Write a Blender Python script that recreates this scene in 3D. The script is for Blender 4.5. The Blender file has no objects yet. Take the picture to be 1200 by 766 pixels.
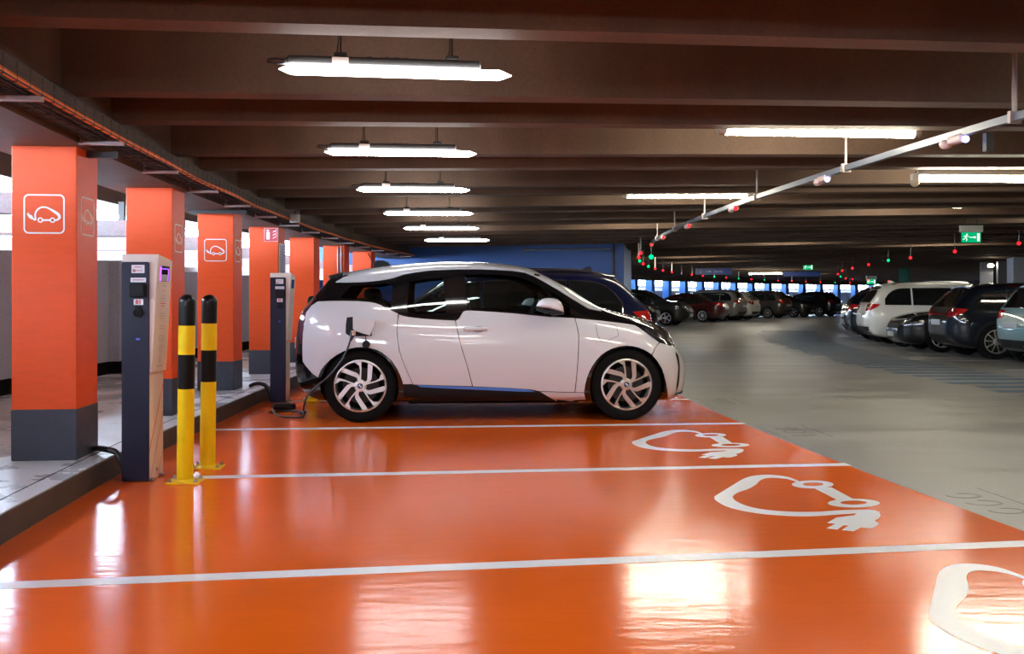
import bpy, bmesh, math, random
from math import sin, cos, pi, radians, sqrt, atan2, asin
from mathutils import Vector, Matrix
from mathutils.bvhtree import BVHTree
from mathutils.geometry import tessellate_polygon

random.seed(7)
COL = bpy.context.scene.collection
SC = bpy.context.scene

# ------------------------------------------------------------------ camera model (1200 x 766 frame)
EYE, HOR, FPX = 1.194, 349.0, 1100.0

def at_depth(px, py, y):
    return Vector(((px - 600) * y / FPX, y, EYE + (HOR - py) * y / FPX))

def on_floor(px, py, z=0.0):
    y = FPX * (EYE - z) / (py - HOR)
    return Vector(((px - 600) * y / FPX, y, z))

cam_d = bpy.data.cameras.new('camera')
cam = bpy.data.objects.new('camera', cam_d)
COL.objects.link(cam)
cam.location = (0, 0, EYE)
cam.rotation_euler = (pi / 2, 0, 0)
cam_d.sensor_fit = 'HORIZONTAL'
cam_d.sensor_width = 36.0
cam_d.lens = 36.0 * FPX / 1200
cam_d.shift_y = -(383 - HOR) / 1200
cam_d.clip_start = 0.05
cam_d.clip_end = 400
SC.camera = cam

# ------------------------------------------------------------------ ring geometry: the garage curves to the right
RR, CX, CY = 72.0, 68.85, 13.7

def ring(u, s, z=0.0):
    a = s / RR
    return Vector((CX - (RR - u) * cos(a), CY + (RR - u) * sin(a), z))

def s_at(y, u=0.0):
    return RR * asin((y - CY) / (RR - u))

def u_of(x, y):
    return RR - sqrt((CX - x) ** 2 + (y - CY) ** 2)

def s_of(x, y):
    return RR * atan2(y - CY, CX - x)

def rot_at(s):
    return -s / RR

# ------------------------------------------------------------------ objects
def prop(o, label=None, cat=None, group=None, kind=None):
    if label: o['label'] = label
    if cat: o['category'] = cat
    if group: o['group'] = group
    if kind: o['kind'] = kind
    return o

def thing(name, label, cat, loc=(0, 0, 0), rz=0.0, group=None):
    o = bpy.data.objects.new(name, None)
    o.empty_display_size = 0.1
    COL.objects.link(o)
    o.location = loc
    o.rotation_euler = (0, 0, rz)
    return prop(o, label, cat, group)

class MB:
    """collects vertices and faces of ONE mesh"""
    def __init__(s):
        s.v, s.f, s.m, s.cm = [], [], [], 0
    def add(s, vs, fs):
        n = len(s.v)
        s.v += [Vector(p) for p in vs]
        s.f += [tuple(i + n for i in f) for f in fs]
        s.m += [s.cm] * len(fs)
        return s
    def box(s, c, d, mat=None):
        x, y, z = d[0] / 2, d[1] / 2, d[2] / 2
        vs = [Vector((i * x, j * y, k * z)) for k in (-1, 1) for j in (-1, 1) for i in (-1, 1)]
        if mat is not None: vs = [mat @ p for p in vs]
        vs = [p + Vector(c) for p in vs]
        return s.add(vs, [(0, 2, 3, 1), (4, 5, 7, 6), (0, 1, 5, 4), (2, 6, 7, 3), (0, 4, 6, 2), (1, 3, 7, 5)])
    def bbox(s, c, d, b=0.01, axis=2):
        """box with its edges along `axis` chamfered, and small chamfer on the ends"""
        ax = [(1, 2, 0), (2, 0, 1), (0, 1, 2)][axis]
        hx, hy, hz = d[ax[0]] / 2, d[ax[1]] / 2, d[ax[2]] / 2
        b = min(b, hx * .9, hy * .9)
        e = min(b, hz * .5)
        prof = []
        for sx, sy, a0 in ((1, 1, 0), (-1, 1, 90), (-1, -1, 180), (1, -1, 270)):
            for k in range(4):
                a = radians(a0 + k * 30)
                prof.append((sx * (hx - b) + b * cos(a), sy * (hy - b) + b * sin(a)))
        n = len(prof)
        rings = []
        for z, ins in ((-hz, e * .6), (-hz + e * .6, 0), (hz - e * .6, 0), (hz, e * .6)):
            for p in prof:
                q = (p[0] * (1 - ins / hx), p[1] * (1 - ins / hy), z)
                r = [0, 0, 0]
                r[ax[0]], r[ax[1]], r[ax[2]] = q
                rings.append(Vector(r) + Vector(c))
        fs = []
        for k in range(3):
            for i in range(n):
                j = (i + 1) % n
                fs.append((k * n + i, k * n + j, (k + 1) * n + j, (k + 1) * n + i))
        fs.append(tuple(range(n))[::-1]); fs.append(tuple(range(3 * n, 4 * n)))
        return s.add(rings, fs)
    def tube(s, pts, r, n=10, cap=True, closed=False):
        pts = [Vector(p) for p in pts]
        m = len(pts)
        rs = r if isinstance(r, (list, tuple)) else [r] * m
        up = None
        vs = []
        for i, p in enumerate(pts):
            if closed: t = pts[(i + 1) % m] - pts[i - 1]
            else: t = pts[min(i + 1, m - 1)] - pts[max(i - 1, 0)]
            t.normalize()
            if up is None:
                up = Vector((0, 0, 1)) if abs(t.z) < .9 else Vector((1, 0, 0))
            a = t.cross(up)
            if a.length < 1e-6: a = t.cross(Vector((0, 1, 0)))
            a.normalize(); b = a.cross(t); b.normalize(); up = b
            for k in range(n):
                q = 2 * pi * k / n
                vs.append(p + (a * cos(q) + b * sin(q)) * rs[i])
        fs = []
        for i in range(m if closed else m - 1):
            j = (i + 1) % m
            for k in range(n):
                l = (k + 1) % n
                fs.append((i * n + k, i * n + l, j * n + l, j * n + k))
        if cap and not closed:
            fs.append(tuple(range(n))[::-1]); fs.append(tuple((m - 1) * n + k for k in range(n)))
        return s.add(vs, fs)
    def cyl(s, a, b, r, n=16):
        return s.tube([a, b], r, n)
    def lathe(s, prof, n=32, origin=(0, 0, 0), axis='z'):
        vs = []
        for r, z in prof:
            for k in range(n):
                q = 2 * pi * k / n
                if axis == 'z': p = Vector((r * cos(q), r * sin(q), z))
                else: p = Vector((r * cos(q), z, r * sin(q)))
                vs.append(p + Vector(origin))
        fs = []
        for i in range(len(prof) - 1):
            for k in range(n):
                l = (k + 1) % n
                f = (i * n + k, i * n + l, (i + 1) * n + l, (i + 1) * n + k)
                fs.append(f if axis == 'z' else f[::-1])
        if prof[0][0] > 1e-5:
            fs.append(tuple(range(n))[::-1] if axis == 'z' else tuple(range(n)))
        if prof[-1][0] > 1e-5:
            c = tuple((len(prof) - 1) * n + k for k in range(n))
            fs.append(c if axis == 'z' else c[::-1])
        return s.add(vs, fs)
    def prism(s, poly, t, fr):
        """polygon (2D) extruded from 0 to t; fr maps (a, b, c) -> point"""
        tri = tessellate_polygon([[Vector((p[0], p[1], 0)) for p in poly]])
        n = len(poly)
        vs = [fr(p[0], p[1], 0) for p in poly] + [fr(p[0], p[1], t) for p in poly]
        fs = [tuple(x) for x in tri] + [tuple(n + i for i in x[::-1]) for x in tri]
        for i in range(n):
            j = (i + 1) % n
            fs.append((i, j, n + j, n + i))
        return s.add(vs, fs)
    def ribbon(s, pts, ws, t, fr, closed=False):
        """flat stroke of varying width along a 2D path, thickness t"""
        m = len(pts)
        L, R_ = [], []
        for i in range(m):
            if closed: a, b = pts[i - 1], pts[(i + 1) % m]
            else: a, b = pts[max(i - 1, 0)], pts[min(i + 1, m - 1)]
            dx, dy = b[0] - a[0], b[1] - a[1]
            l = sqrt(dx * dx + dy * dy) or 1
            w = (ws[i] if isinstance(ws, (list, tuple)) else ws) / 2
            L.append((pts[i][0] - dy / l * w, pts[i][1] + dx / l * w))
            R_.append((pts[i][0] + dy / l * w, pts[i][1] - dx / l * w))
        vs = [fr(p[0], p[1], t) for p in L] + [fr(p[0], p[1], t) for p in R_] + \
             [fr(p[0], p[1], 0) for p in L] + [fr(p[0], p[1], 0) for p in R_]
        fs = []
        for i in range(m if closed else m - 1):
            j = (i + 1) % m
            fs += [(i, m + i, m + j, j), (2 * m + i, i, j, 2 * m + j), (m + i, 3 * m + i, 3 * m + j, m + j)]
        return s.add(vs, fs)
    def grid(s, rows, closed=False):
        n = len(rows[0])
        vs = [p for r in rows for p in r]
        fs = []
        for i in range(len(rows) - 1):
            for k in range(n if closed else n - 1):
                l = (k + 1) % n
                fs.append((i * n + k, i * n + l, (i + 1) * n + l, (i + 1) * n + k))
        return s.add(vs, fs)
    def ell(s, c, r, n=16, m=10, mat=None, e=1.0):
        """ellipsoid, optionally squarish (e<1)"""
        rows = []
        def pw(v): return math.copysign(abs(v) ** e, v)
        for i in range(m + 1):
            t = -pi / 2 + pi * i / m
            row = []
            for k in range(n):
                q = 2 * pi * k / n
                p = Vector((r[0] * pw(cos(t)) * pw(cos(q)), r[1] * pw(cos(t)) * pw(sin(q)), r[2] * pw(sin(t))))
                if mat is not None: p = mat @ p
                row.append(p + Vector(c))
            rows.append(row)
        return s.grid(rows, True)
    def build(s, name, mat, parent=None, smooth=True, ang=35, label=None, fix=True):
        me = bpy.data.meshes.new(name)
        me.from_pydata([tuple(p) for p in s.v], [], s.f)
        mats = mat if isinstance(mat, (list, tuple)) else [mat]
        for m in mats: me.materials.append(m)
        if len(mats) > 1: me.polygons.foreach_set('material_index', s.m)
        me.update()
        if fix:
            bm = bmesh.new(); bm.from_mesh(me)
            bmesh.ops.remove_doubles(bm, verts=bm.verts, dist=1e-5)
            bmesh.ops.recalc_face_normals(bm, faces=bm.faces)
            bm.to_mesh(me); bm.free()
        if smooth:
            me.polygons.foreach_set('use_smooth', [True] * len(me.polygons))
            me.set_sharp_from_angle(angle=radians(ang))
        o = bpy.data.objects.new(name, me)
        COL.objects.link(o)
        if parent: o.parent = parent
        if label: o['label'] = label
        return o

def copy_tree(o, parent=None):
    c = o.copy(); COL.objects.link(c)
    if parent: c.parent = parent
    for ch in list(o.children): copy_tree(ch, c)
    return c

FONT_DG = None
def text_mesh(txt, size, fr, mb, depth=0.001, align='CENTER', bold=0.0):
    """lettering added to a mesh builder; fr maps (a, b, c) -> point"""
    cu = bpy.data.curves.new('lettering', 'FONT')
    cu.body = txt; cu.size = size; cu.align_x = align; cu.align_y = 'CENTER'; cu.resolution_u = 3
    cu.offset = bold
    cu.extrude = depth / 2
    o = bpy.data.objects.new('lettering', cu)
    COL.objects.link(o)
    dg = bpy.context.evaluated_depsgraph_get()
    me = bpy.data.meshes.new_from_object(o.evaluated_get(dg))
    mb.add([fr(v.co.x, v.co.y, v.co.z + depth / 2) for v in me.vertices], [tuple(p.vertices) for p in me.polygons])
    bpy.data.objects.remove(o); bpy.data.curves.remove(cu); bpy.data.meshes.remove(me)
    return mb

# ------------------------------------------------------------------ materials
MATS = {}
def mat(name, col, rough=0.5, metal=0.0, spec=0.5, coat=0.0, coat_rough=0.03, emit=None, estr=0.0,
        noise=0.0, nscale=8.0, bump=0.0, bscale=40.0, nstretch=(1, 1, 1), rough_var=0.0, detail=6.0):
    if name in MATS: return MATS[name]
    m = bpy.data.materials.new(name); m.use_nodes = True
    nt = m.node_tree; b = nt.nodes['Principled BSDF']
    b.inputs['Base Color'].default_value = (*col, 1)
    b.inputs['Roughness'].default_value = rough
    b.inputs['Metallic'].default_value = metal
    b.inputs['Specular IOR Level'].default_value = spec
    b.inputs['Coat Weight'].default_value = coat
    b.inputs['Coat Roughness'].default_value = coat_rough
    if emit:
        b.inputs['Emission Color'].default_value = (*emit, 1)
        b.inputs['Emission Strength'].default_value = estr
    if noise or bump or rough_var:
        tc = nt.nodes.new('ShaderNodeTexCoord')
        mp = nt.nodes.new('ShaderNodeMapping'); mp.inputs['Scale'].default_value = nstretch
        nt.links.new(tc.outputs['Object'], mp.inputs['Vector'])
        if noise or rough_var:
            n = nt.nodes.new('ShaderNodeTexNoise'); n.inputs['Scale'].default_value = nscale
            n.inputs['Detail'].default_value = detail; n.inputs['Roughness'].default_value = .65
            nt.links.new(mp.outputs['Vector'], n.inputs['Vector'])
        if noise:
            r = nt.nodes.new('ShaderNodeMapRange')
            r.inputs['From Min'].default_value = .28; r.inputs['From Max'].default_value = .72
            r.inputs['To Min'].default_value = 1 - noise; r.inputs['To Max'].default_value = 1 + noise
            nt.links.new(n.outputs['Fac'], r.inputs['Value'])
            mx = nt.nodes.new('ShaderNodeVectorMath'); mx.operation = 'SCALE'
            mx.inputs[0].default_value = col
            nt.links.new(r.outputs['Result'], mx.inputs['Scale'])
            nt.links.new(mx.outputs['Vector'], b.inputs['Base Color'])
        if rough_var:
            r2 = nt.nodes.new('ShaderNodeMapRange')
            r2.inputs['From Min'].default_value = .3; r2.inputs['From Max'].default_value = .7
            r2.inputs['To Min'].default_value = max(0.02, rough - rough_var); r2.inputs['To Max'].default_value = rough + rough_var
            nt.links.new(n.outputs['Fac'], r2.inputs['Value'])
            nt.links.new(r2.outputs['Result'], b.inputs['Roughness'])
        if bump:
            n2 = nt.nodes.new('ShaderNodeTexNoise'); n2.inputs['Scale'].default_value = bscale
            n2.inputs['Detail'].default_value = 4
            nt.links.new(mp.outputs['Vector'], n2.inputs['Vector'])
            bp = nt.nodes.new('ShaderNodeBump'); bp.inputs['Strength'].default_value = bump
            bp.inputs['Distance'].default_value = 0.01
            nt.links.new(n2.outputs['Fac'], bp.inputs['Height'])
            nt.links.new(bp.outputs['Normal'], b.inputs['Normal'])
    MATS[name] = m
    return m

def glass_mat(name, tint=(.75, .85, .83), refl=1.0):
    m = bpy.data.materials.new(name); m.use_nodes = True
    nt = m.node_tree; nt.nodes.clear()
    out = nt.nodes.new('ShaderNodeOutputMaterial')
    tr = nt.nodes.new('ShaderNodeBsdfTransparent'); tr.inputs['Color'].default_value = (*tint, 1)
    gl = nt.nodes.new('ShaderNodeBsdfGlossy'); gl.inputs['Roughness'].default_value = .01
    fr = nt.nodes.new('ShaderNodeFresnel'); fr.inputs['IOR'].default_value = 1.5
    mx = nt.nodes.new('ShaderNodeMixShader')
    ml = nt.nodes.new('ShaderNodeMath'); ml.operation = 'MULTIPLY_ADD'; ml.use_clamp = True
    ml.inputs[1].default_value = refl; ml.inputs[2].default_value = .02
    nt.links.new(fr.outputs[0], ml.inputs[0]); nt.links.new(ml.outputs[0], mx.inputs[0])
    nt.links.new(tr.outputs[0], mx.inputs[1]); nt.links.new(gl.outputs[0], mx.inputs[2])
    nt.links.new(mx.outputs[0], out.inputs[0])
    MATS[name] = m
    return m

def emit_mat(name, col, s):
    m = bpy.data.materials.new(name); m.use_nodes = True
    nt = m.node_tree; nt.nodes.clear()
    out = nt.nodes.new('ShaderNodeOutputMaterial'); e = nt.nodes.new('ShaderNodeEmission')
    e.inputs['Color'].default_value = (*col, 1); e.inputs['Strength'].default_value = s
    nt.links.new(e.outputs[0], out.inputs[0])
    MATS[name] = m
    return m

def srgb(r, g, b):
    def c(v):
        v /= 255
        return v / 12.92 if v <= .04045 else ((v + .055) / 1.055) ** 2.4
    return (c(r), c(g), c(b))

ORANGE = mat('orange_wall_paint', (.76, .078, .006), .45, spec=.3, noise=.06, nscale=6, nstretch=(1, 1, 5), bump=.12, bscale=30)
PLINTH = mat('slate_grey_paint', (.038, .042, .062), .5, noise=.12, nscale=9, bump=.2, bscale=35)
WHITE_P = mat('white_road_paint', (.80, .80, .80), .30, noise=.03, nscale=30)
WHITE_S = mat('white_stencil', (.78, .78, .80), .45)
WHITE_F = mat('pale_stencil', (.86, .72, .58), .5)
BLACK_G = mat('black_gloss', (.006, .006, .007), .08, spec=.5, coat=.6)
BLACK_P = mat('black_plastic', (.009, .009, .011), .5, spec=.2, noise=.1, nscale=60)
BLACK_M = mat('black_matt', (.005, .005, .005), .9, spec=.04)
RUBBER = mat('tyre_rubber', (.006, .006, .0065), .8, spec=.10, bump=.1, bscale=80)
STEEL = mat('zinc_steel', (.48, .48, .50), .35, 1.0, noise=.15, nscale=40)
GREYM = mat('grey_metal', (.20, .20, .21), .45, .6)
DARKM = mat('dark_metal', (.035, .033, .033), .55, .3)
YELLOW = mat('yellow_paint', (.95, .66, .003), .4, spec=.3, coat=.15, noise=.04, nscale=15)
BLACKB = mat('black_paint', (.004, .004, .004), .35, spec=.25, coat=.15)
BLUEW = mat('blue_wall_paint', (.006, .060, .24), .5, noise=.07, nscale=3, bump=.1, bscale=20)
BLUEC = mat('blue_column_paint', (.028, .20, .66), .5, noise=.06, nscale=3)
GREENC = mat('green_column_paint', (.005, .16, .10), .5, noise=.06, nscale=3)
CABLE = mat('black_cable', (.012, .012, .014), .45)
# ================================================================== THE SETTING
def concrete(name, col, rough, nz=.25, sc=2.0, stretch=(1, 1, 1), fine=.12, bump=.25, rv=0.0, spec=.5):
    """two scales of mottling, small pits, optional roughness variation"""
    m = bpy.data.materials.new(name); m.use_nodes = True
    nt = m.node_tree; b = nt.nodes['Principled BSDF']
    L = nt.links.new
    b.inputs['Specular IOR Level'].default_value = spec
    tc = nt.nodes.new('ShaderNodeTexCoord'); mp = nt.nodes.new('ShaderNodeMapping')
    mp.inputs['Scale'].default_value = stretch
    L(tc.outputs['Object'], mp.inputs['Vector'])
    n1 = nt.nodes.new('ShaderNodeTexNoise'); n1.inputs['Scale'].default_value = sc; n1.inputs['Detail'].default_value = 8; n1.inputs['Roughness'].default_value = .6
    n2 = nt.nodes.new('ShaderNodeTexNoise'); n2.inputs['Scale'].default_value = 45; n2.inputs['Detail'].default_value = 5
    L(mp.outputs['Vector'], n1.inputs['Vector']); L(tc.outputs['Object'], n2.inputs['Vector'])
    r1 = nt.nodes.new('ShaderNodeMapRange'); r1.inputs['From Min'].default_value = .3; r1.inputs['From Max'].default_value = .7
    r1.inputs['To Min'].default_value = 1 - nz; r1.inputs['To Max'].default_value = 1 + nz
    r2 = nt.nodes.new('ShaderNodeMapRange'); r2.inputs['From Min'].default_value = .3; r2.inputs['From Max'].default_value = .7
    r2.inputs['To Min'].default_value = 1 - fine; r2.inputs['To Max'].default_value = 1 + fine
    L(n1.outputs['Fac'], r1.inputs['Value']); L(n2.outputs['Fac'], r2.inputs['Value'])
    mu = nt.nodes.new('ShaderNodeMath'); mu.operation = 'MULTIPLY'
    L(r1.outputs['Result'], mu.inputs[0]); L(r2.outputs['Result'], mu.inputs[1])
    vm = nt.nodes.new('ShaderNodeVectorMath'); vm.operation = 'SCALE'; vm.inputs[0].default_value = col
    L(mu.outputs[0], vm.inputs['Scale']); L(vm.outputs['Vector'], b.inputs['Base Color'])
    b.inputs['Roughness'].default_value = rough
    if rv:
        r3 = nt.nodes.new('ShaderNodeMapRange'); r3.inputs['From Min'].default_value = .35; r3.inputs['From Max'].default_value = .65
        r3.inputs['To Min'].default_value = max(.04, rough - rv); r3.inputs['To Max'].default_value = rough + rv
        L(n1.outputs['Fac'], r3.inputs['Value']); L(r3.outputs['Result'], b.inputs['Roughness'])
    bp = nt.nodes.new('ShaderNodeBump'); bp.inputs['Strength'].default_value = bump; bp.inputs['Distance'].default_value = .006
    L(n2.outputs['Fac'], bp.inputs['Height']); L(bp.outputs['Normal'], b.inputs['Normal'])
    MATS[name] = m
    return m

CEIL = concrete('ceiling_concrete', (.110, .066, .042), .75, .22, 2.2, (1, 1, .35))
KERB_M = concrete('kerb_concrete', (.060, .047, .040), .6, .3, 3.0)
PLATF = concrete('wet_concrete', (.58, .60, .64), .30, .30, .9, (1, 1, 1), .1, .12, .16)
PARAP = concrete('parapet_concrete', (.31, .35, .41), .75, .12, 1.5, (1, 1, .4))
LANE = concrete('lane_concrete', (.235, .229, .214), .42, .30, .8, (.35, 1.8, 1), .10, .12, .12)

def orange_floor():
    m = bpy.data.materials.new('orange_floor_coating'); m.use_nodes = True
    nt = m.node_tree; b = nt.nodes['Principled BSDF']; L = nt.links.new
    tc = nt.nodes.new('ShaderNodeTexCoord')
    n1 = nt.nodes.new('ShaderNodeTexNoise'); n1.inputs['Scale'].default_value = 1.1; n1.inputs['Detail'].default_value = 7
    L(tc.outputs['Object'], n1.inputs['Vector'])
    r1 = nt.nodes.new('ShaderNodeMapRange'); r1.inputs['From Min'].default_value = .3; r1.inputs['From Max'].default_value = .7
    r1.inputs['To Min'].default_value = .93; r1.inputs['To Max'].default_value = 1.07
    L(n1.outputs['Fac'], r1.inputs['Value'])
    vm = nt.nodes.new('ShaderNodeVectorMath'); vm.operation = 'SCALE'; vm.inputs[0].default_value = (.84, .128, .008)
    L(r1.outputs['Result'], vm.inputs['Scale']); L(vm.outputs['Vector'], b.inputs['Base Color'])
    b.inputs['Roughness'].default_value = .155
    b.inputs['Specular IOR Level'].default_value = .5
    # rolled-on resin: long shallow waves and a fine orange peel
    mp = nt.nodes.new('ShaderNodeMapping'); mp.inputs['Scale'].default_value = (2.0, 9.0, 1)
    L(tc.outputs['Object'], mp.inputs['Vector'])
    n2 = nt.nodes.new('ShaderNodeTexNoise'); n2.inputs['Scale'].default_value = 1.6; n2.inputs['Detail'].default_value = 3
    L(mp.outputs['Vector'], n2.inputs['Vector'])
    n3 = nt.nodes.new('ShaderNodeTexNoise'); n3.inputs['Scale'].default_value = 130; n3.inputs['Detail'].default_value = 2
    L(tc.outputs['Object'], n3.inputs['Vector'])
    ad = nt.nodes.new('ShaderNodeMath'); ad.operation = 'MULTIPLY_ADD'; ad.inputs[1].default_value = .05
    L(n3.outputs['Fac'], ad.inputs[0]); L(n2.outputs['Fac'], ad.inputs[2])
    bp = nt.nodes.new('ShaderNodeBump'); bp.inputs['Strength'].default_value = .48; bp.inputs['Distance'].default_value = .004
    L(ad.outputs[0], bp.inputs['Height']); L(bp.outputs['Normal'], b.inputs['Normal'])
    return m
OFLOOR = orange_floor()

def ring_slab(mb, u0, u1, s0, s1, z0, z1, n):
    """curved slab; u0, u1 may be functions of s"""
    U0 = u0 if callable(u0) else (lambda s: u0)
    U1 = u1 if callable(u1) else (lambda s: u1)
    rows = []
    for i in range(n + 1):
        s = s0 + (s1 - s0) * i / n
        rows.append([ring(U0(s), s, z0), ring(U1(s), s, z0), ring(U1(s), s, z1), ring(U0(s), s, z1)])
    b = len(mb.v)
    mb.grid(rows, True)
    mb.f += [(b, b + 1, b + 2, b + 3), (b + 4 * n + 3, b + 4 * n + 2, b + 4 * n + 1, b + 4 * n)]
    mb.m += [mb.cm] * 2
    return mb

S0, S1 = -24.0, 88.0
def kerb_u(s):
    y = CY + RR * sin(s / RR)
    P = [(4, .08), (7.5, .12), (9, .18), (11, .22)]
    if y <= P[0][0]: return P[0][1]
    for (a, b), (c, d) in zip(P, P[1:]):
        if y <= c: return b + (d - b) * (y - a) / (c - a)
    return P[-1][1]

# floor with its paint
floor = ring_slab(MB(), kerb_u, 20.0, S0, S1, -.25, 0, 90).build('floor', LANE, smooth=False)
prop(floor, 'worn grey concrete floor of the driving lane and parking bays', 'floor', kind='structure')
BU = 5.17
o = ring_slab(MB(), lambda s: kerb_u(s) + .002, BU, -20, s_at(13.3, 3), -.01, .003, 60).build('bay_coating', OFLOOR, floor, smooth=False, label='glossy orange resin coating on the charging bays')

def fl(a, b, c=0): return Vector((a, b, c))
def stripe(p, q, w, mb, z=.0032, t=.0015):
    return mb.ribbon([(p.x, p.y), (q.x, q.y)], w, t, lambda a, b, c: Vector((a, b, z + c)))
def along(p, q, k): return p + (q - p) * k
def line_thru(a, b, uL, uR):
    """straight floor line through a and b, cut where ring offset equals uL / uR"""
    d = (b - a).normalized()
    def cut(u):
        lo, hi = -8.0, 10.0
        for _ in range(50):
            m = (lo + hi) / 2
            p = a + d * m
            if u_of(p.x, p.y) < u: lo = m
            else: hi = m
        return a + d * lo
    return cut(uL), cut(uR)
for pa, pb, uL in (((0, 687), (800, 654), .12), ((248, 559.5), (980, 544.8), .62), ((250, 503.8), (868, 496.3), .16)):
    p, q = line_thru(on_floor(*pa), on_floor(*pb), uL, BU + .02)
    stripe(p, q, .10, MB()).build('bay_line', WHITE_P, floor, smooth=False)
for s in (s_at(10.95, 3), s_at(13.2, 3)):
    stripe(ring(.3, s), ring(BU, s), .10, MB()).build('bay_line', WHITE_P, floor, smooth=False)
p, q = ring(.12, s_at(2.0, 3)), ring(BU, s_at(2.0, 3))
stripe(p, q, .10, MB()).build('bay_line', WHITE_P, floor, smooth=False)

# car-with-plug pictogram, in units of its own width (x right, y up, nose to the right)
def picto(mb, fr, t=.001, k=1.0, nose=1.0):
    P0 = [(455, 487, 20), (480, 484, 22), (500, 474, 25), (514, 458, 29), (518, 440, 33), (506, 414, 34), (482, 393, 34), (450, 371, 30), (425, 355, 26), (400, 340, 23), (375, 327, 22), (350, 318, 21), (325, 315, 21), (300, 316, 21), (275, 324, 21), (252, 339, 21), (233, 360, 21), (220, 384, 21), (213, 410, 21), (212, 440, 22), (216, 468, 24), (211, 482, 24), (196, 476, 22), (178, 458, 16)]
    P = []
    for i in range(len(P0) - 1):
        a, b, c, d = [Vector(P0[m]) for m in (max(i - 1, 0), i, i + 1, min(i + 2, len(P0) - 1))]
        for h in (0, .33, .67): P.append(tuple(.5 * ((2 * b) + (c - a) * h + (2 * a - 5 * b + 4 * c - d) * h * h + (3 * b - a - 3 * c + d) * h ** 3)))
    P.append(P0[-1])
    def n(p): return ((p[0] - 325) / 420 * k, -(p[1] - 405) / 420 * k)
    mb.ribbon([n(p) for p in P], [p[2] / 420 * k * (1 + (nose - 1) * max(0, (p[2] - 20) / 14)) for p in P], t, fr)
    for cx, cy in ((277, 485), (430, 485)):
        mb.ribbon([n((cx + 27 * cos(2 * pi * i / 28), cy + 27 * sin(2 * pi * i / 28))) for i in range(28)], 16 / 420 * k, t, fr, True)
    mb.ribbon([n((303, 486)), (n((404, 486)))], 24 / 420 * k, t, fr)
    # plug body and its two pins
    plug = [(190, 466), (180, 440), (166, 422), (150, 418), (138, 408), (128, 385), (119, 390), (128, 412), (122, 416), (112, 396), (104, 402), (116, 424), (128, 446), (146, 464), (166, 474), (180, 478)]
    mb.prism([n(p) for p in plug[::-1]], t, fr)
    return mb

# outline of the painted pictogram, measured on the floor as (ring offset, arc length) from its outermost point
def flat(L): 
    q = []
    for x, y in L:
        p = on_floor(820 + x / 5, 540 + y / 5); q.append((u_of(p.x, p.y), s_of(p.x, p.y)))
    return q
def spline(P, k=5):
    Q = []
    for i in range(len(P) - 1):
        a, b, c, d = [Vector((*P[m], 0)) for m in (max(i - 1, 0), i, i + 1, min(i + 2, len(P) - 1))]
        for j in range(k):
            t = j / k
            v = .5 * ((2 * b) + (c - a) * t + (2 * a - 5 * b + 4 * c - d) * t * t + (3 * b - a - 3 * c + d) * t ** 3)
            Q.append((v.x, v.y))
    return Q + [P[-1]]
B_OUT = spline(flat([(585, 122), (525, 99), (470, 89), (400, 84), (330, 88), (265, 104), (200, 141), (140, 178), (98, 204), (85, 218), (100, 238), (150, 266), (220, 288), (300, 304), (400, 317), (520, 325), (640, 327), (740, 322), (830, 315), (925, 309)]))
B_IN = spline(flat([(575, 128), (515, 109), (440, 102), (385, 105), (352, 118), (330, 140), (290, 164), (225, 187), (197, 206), (196, 222), (215, 240), (262, 262), (340, 282), (450, 296), (580, 302), (700, 301), (800, 294), (890, 290), (990, 289)]))
PLUG = flat([(925, 309), (905, 322), (800, 336), (748, 366), (797, 371), (744, 398), (806, 405), (842, 380), (876, 380), (834, 408), (902, 416), (945, 392), (985, 397), (1012, 395), (1035, 384), (1050, 370), (1025, 352), (1048, 340), (1060, 324), (1052, 303), (1022, 292), (990, 289)])
def ring_of(cx, cy, rx, ry): return flat([(cx + rx * cos(2 * pi * k / 36), cy + ry * sin(2 * pi * k / 36)) for k in range(36)])
W1O, W1I, W2O, W2I = ring_of(662, 141, 122, 24), ring_of(664, 140, 61, 10), ring_of(903, 251, 153, 26), ring_of(902, 248, 78, 12)
AXLE = flat([(672, 163), (772, 158), (900, 227), (806, 232)])
def rel_(p): return (u_of(p.x, p.y), s_of(p.x, p.y))
ref = rel_(on_floor(837, 583.5))
for nx, ny in ((1090, 727), (837, 583.5), (741, 518)):
    q = rel_(on_floor(nx, ny)); du, ds = q[0] - ref[0], q[1] - ref[1]
    fr = lambda a, b, c, du=du, ds=ds: ring(a + du, b + ds, .0034 + c)
    mb = MB()
    mb.prism(B_OUT + PLUG[1:-1] + B_IN[::-1], .0012, fr)
    for O_, I_ in ((W1O, W1I), (W2O, W2I)):
        n = len(O_)
        mb.add([fr(*p, .0012) for p in O_] + [fr(*p, .0012) for p in I_], [(k, (k + 1) % n, n + (k + 1) % n, n + k) for k in range(n)])
    mb.prism(AXLE, .0013, fr)
    mb.build('charging_symbol', WHITE_P, floor, smooth=False, label='white car-with-plug pictogram painted on the orange floor')

# pedestrian walkway of worn blue bars
BLUEL = concrete('worn_blue_paint', (.045, .115, .21), .45, .30, 2.5, (1, 1, 1), .2, .1)
mb = MB()
s = s_at(11.4, 9)
while s < 24:
    w = .28
    fade = 1.6 if s > -1 else 1.1
    u0, u1 = 9.25 - .02 * (s + 2), 10.75
    mb.ribbon([(u0 + .25 * random.random(), s), (u1, s)], w, .0012, lambda a, b, c: ring(a, b, .002 + c))
    s += .68
mb.build('walkway_bars', BLUEL, floor, smooth=False, label='worn blue bars of a pedestrian path')
for k in range(9):
    s = s_at(15.55, 11) + 2.76 * k
    stripe(ring(11.3, s), ring(16.2, s), .09, MB()).build('bay_line', WHITE_P, floor, smooth=False)
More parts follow.
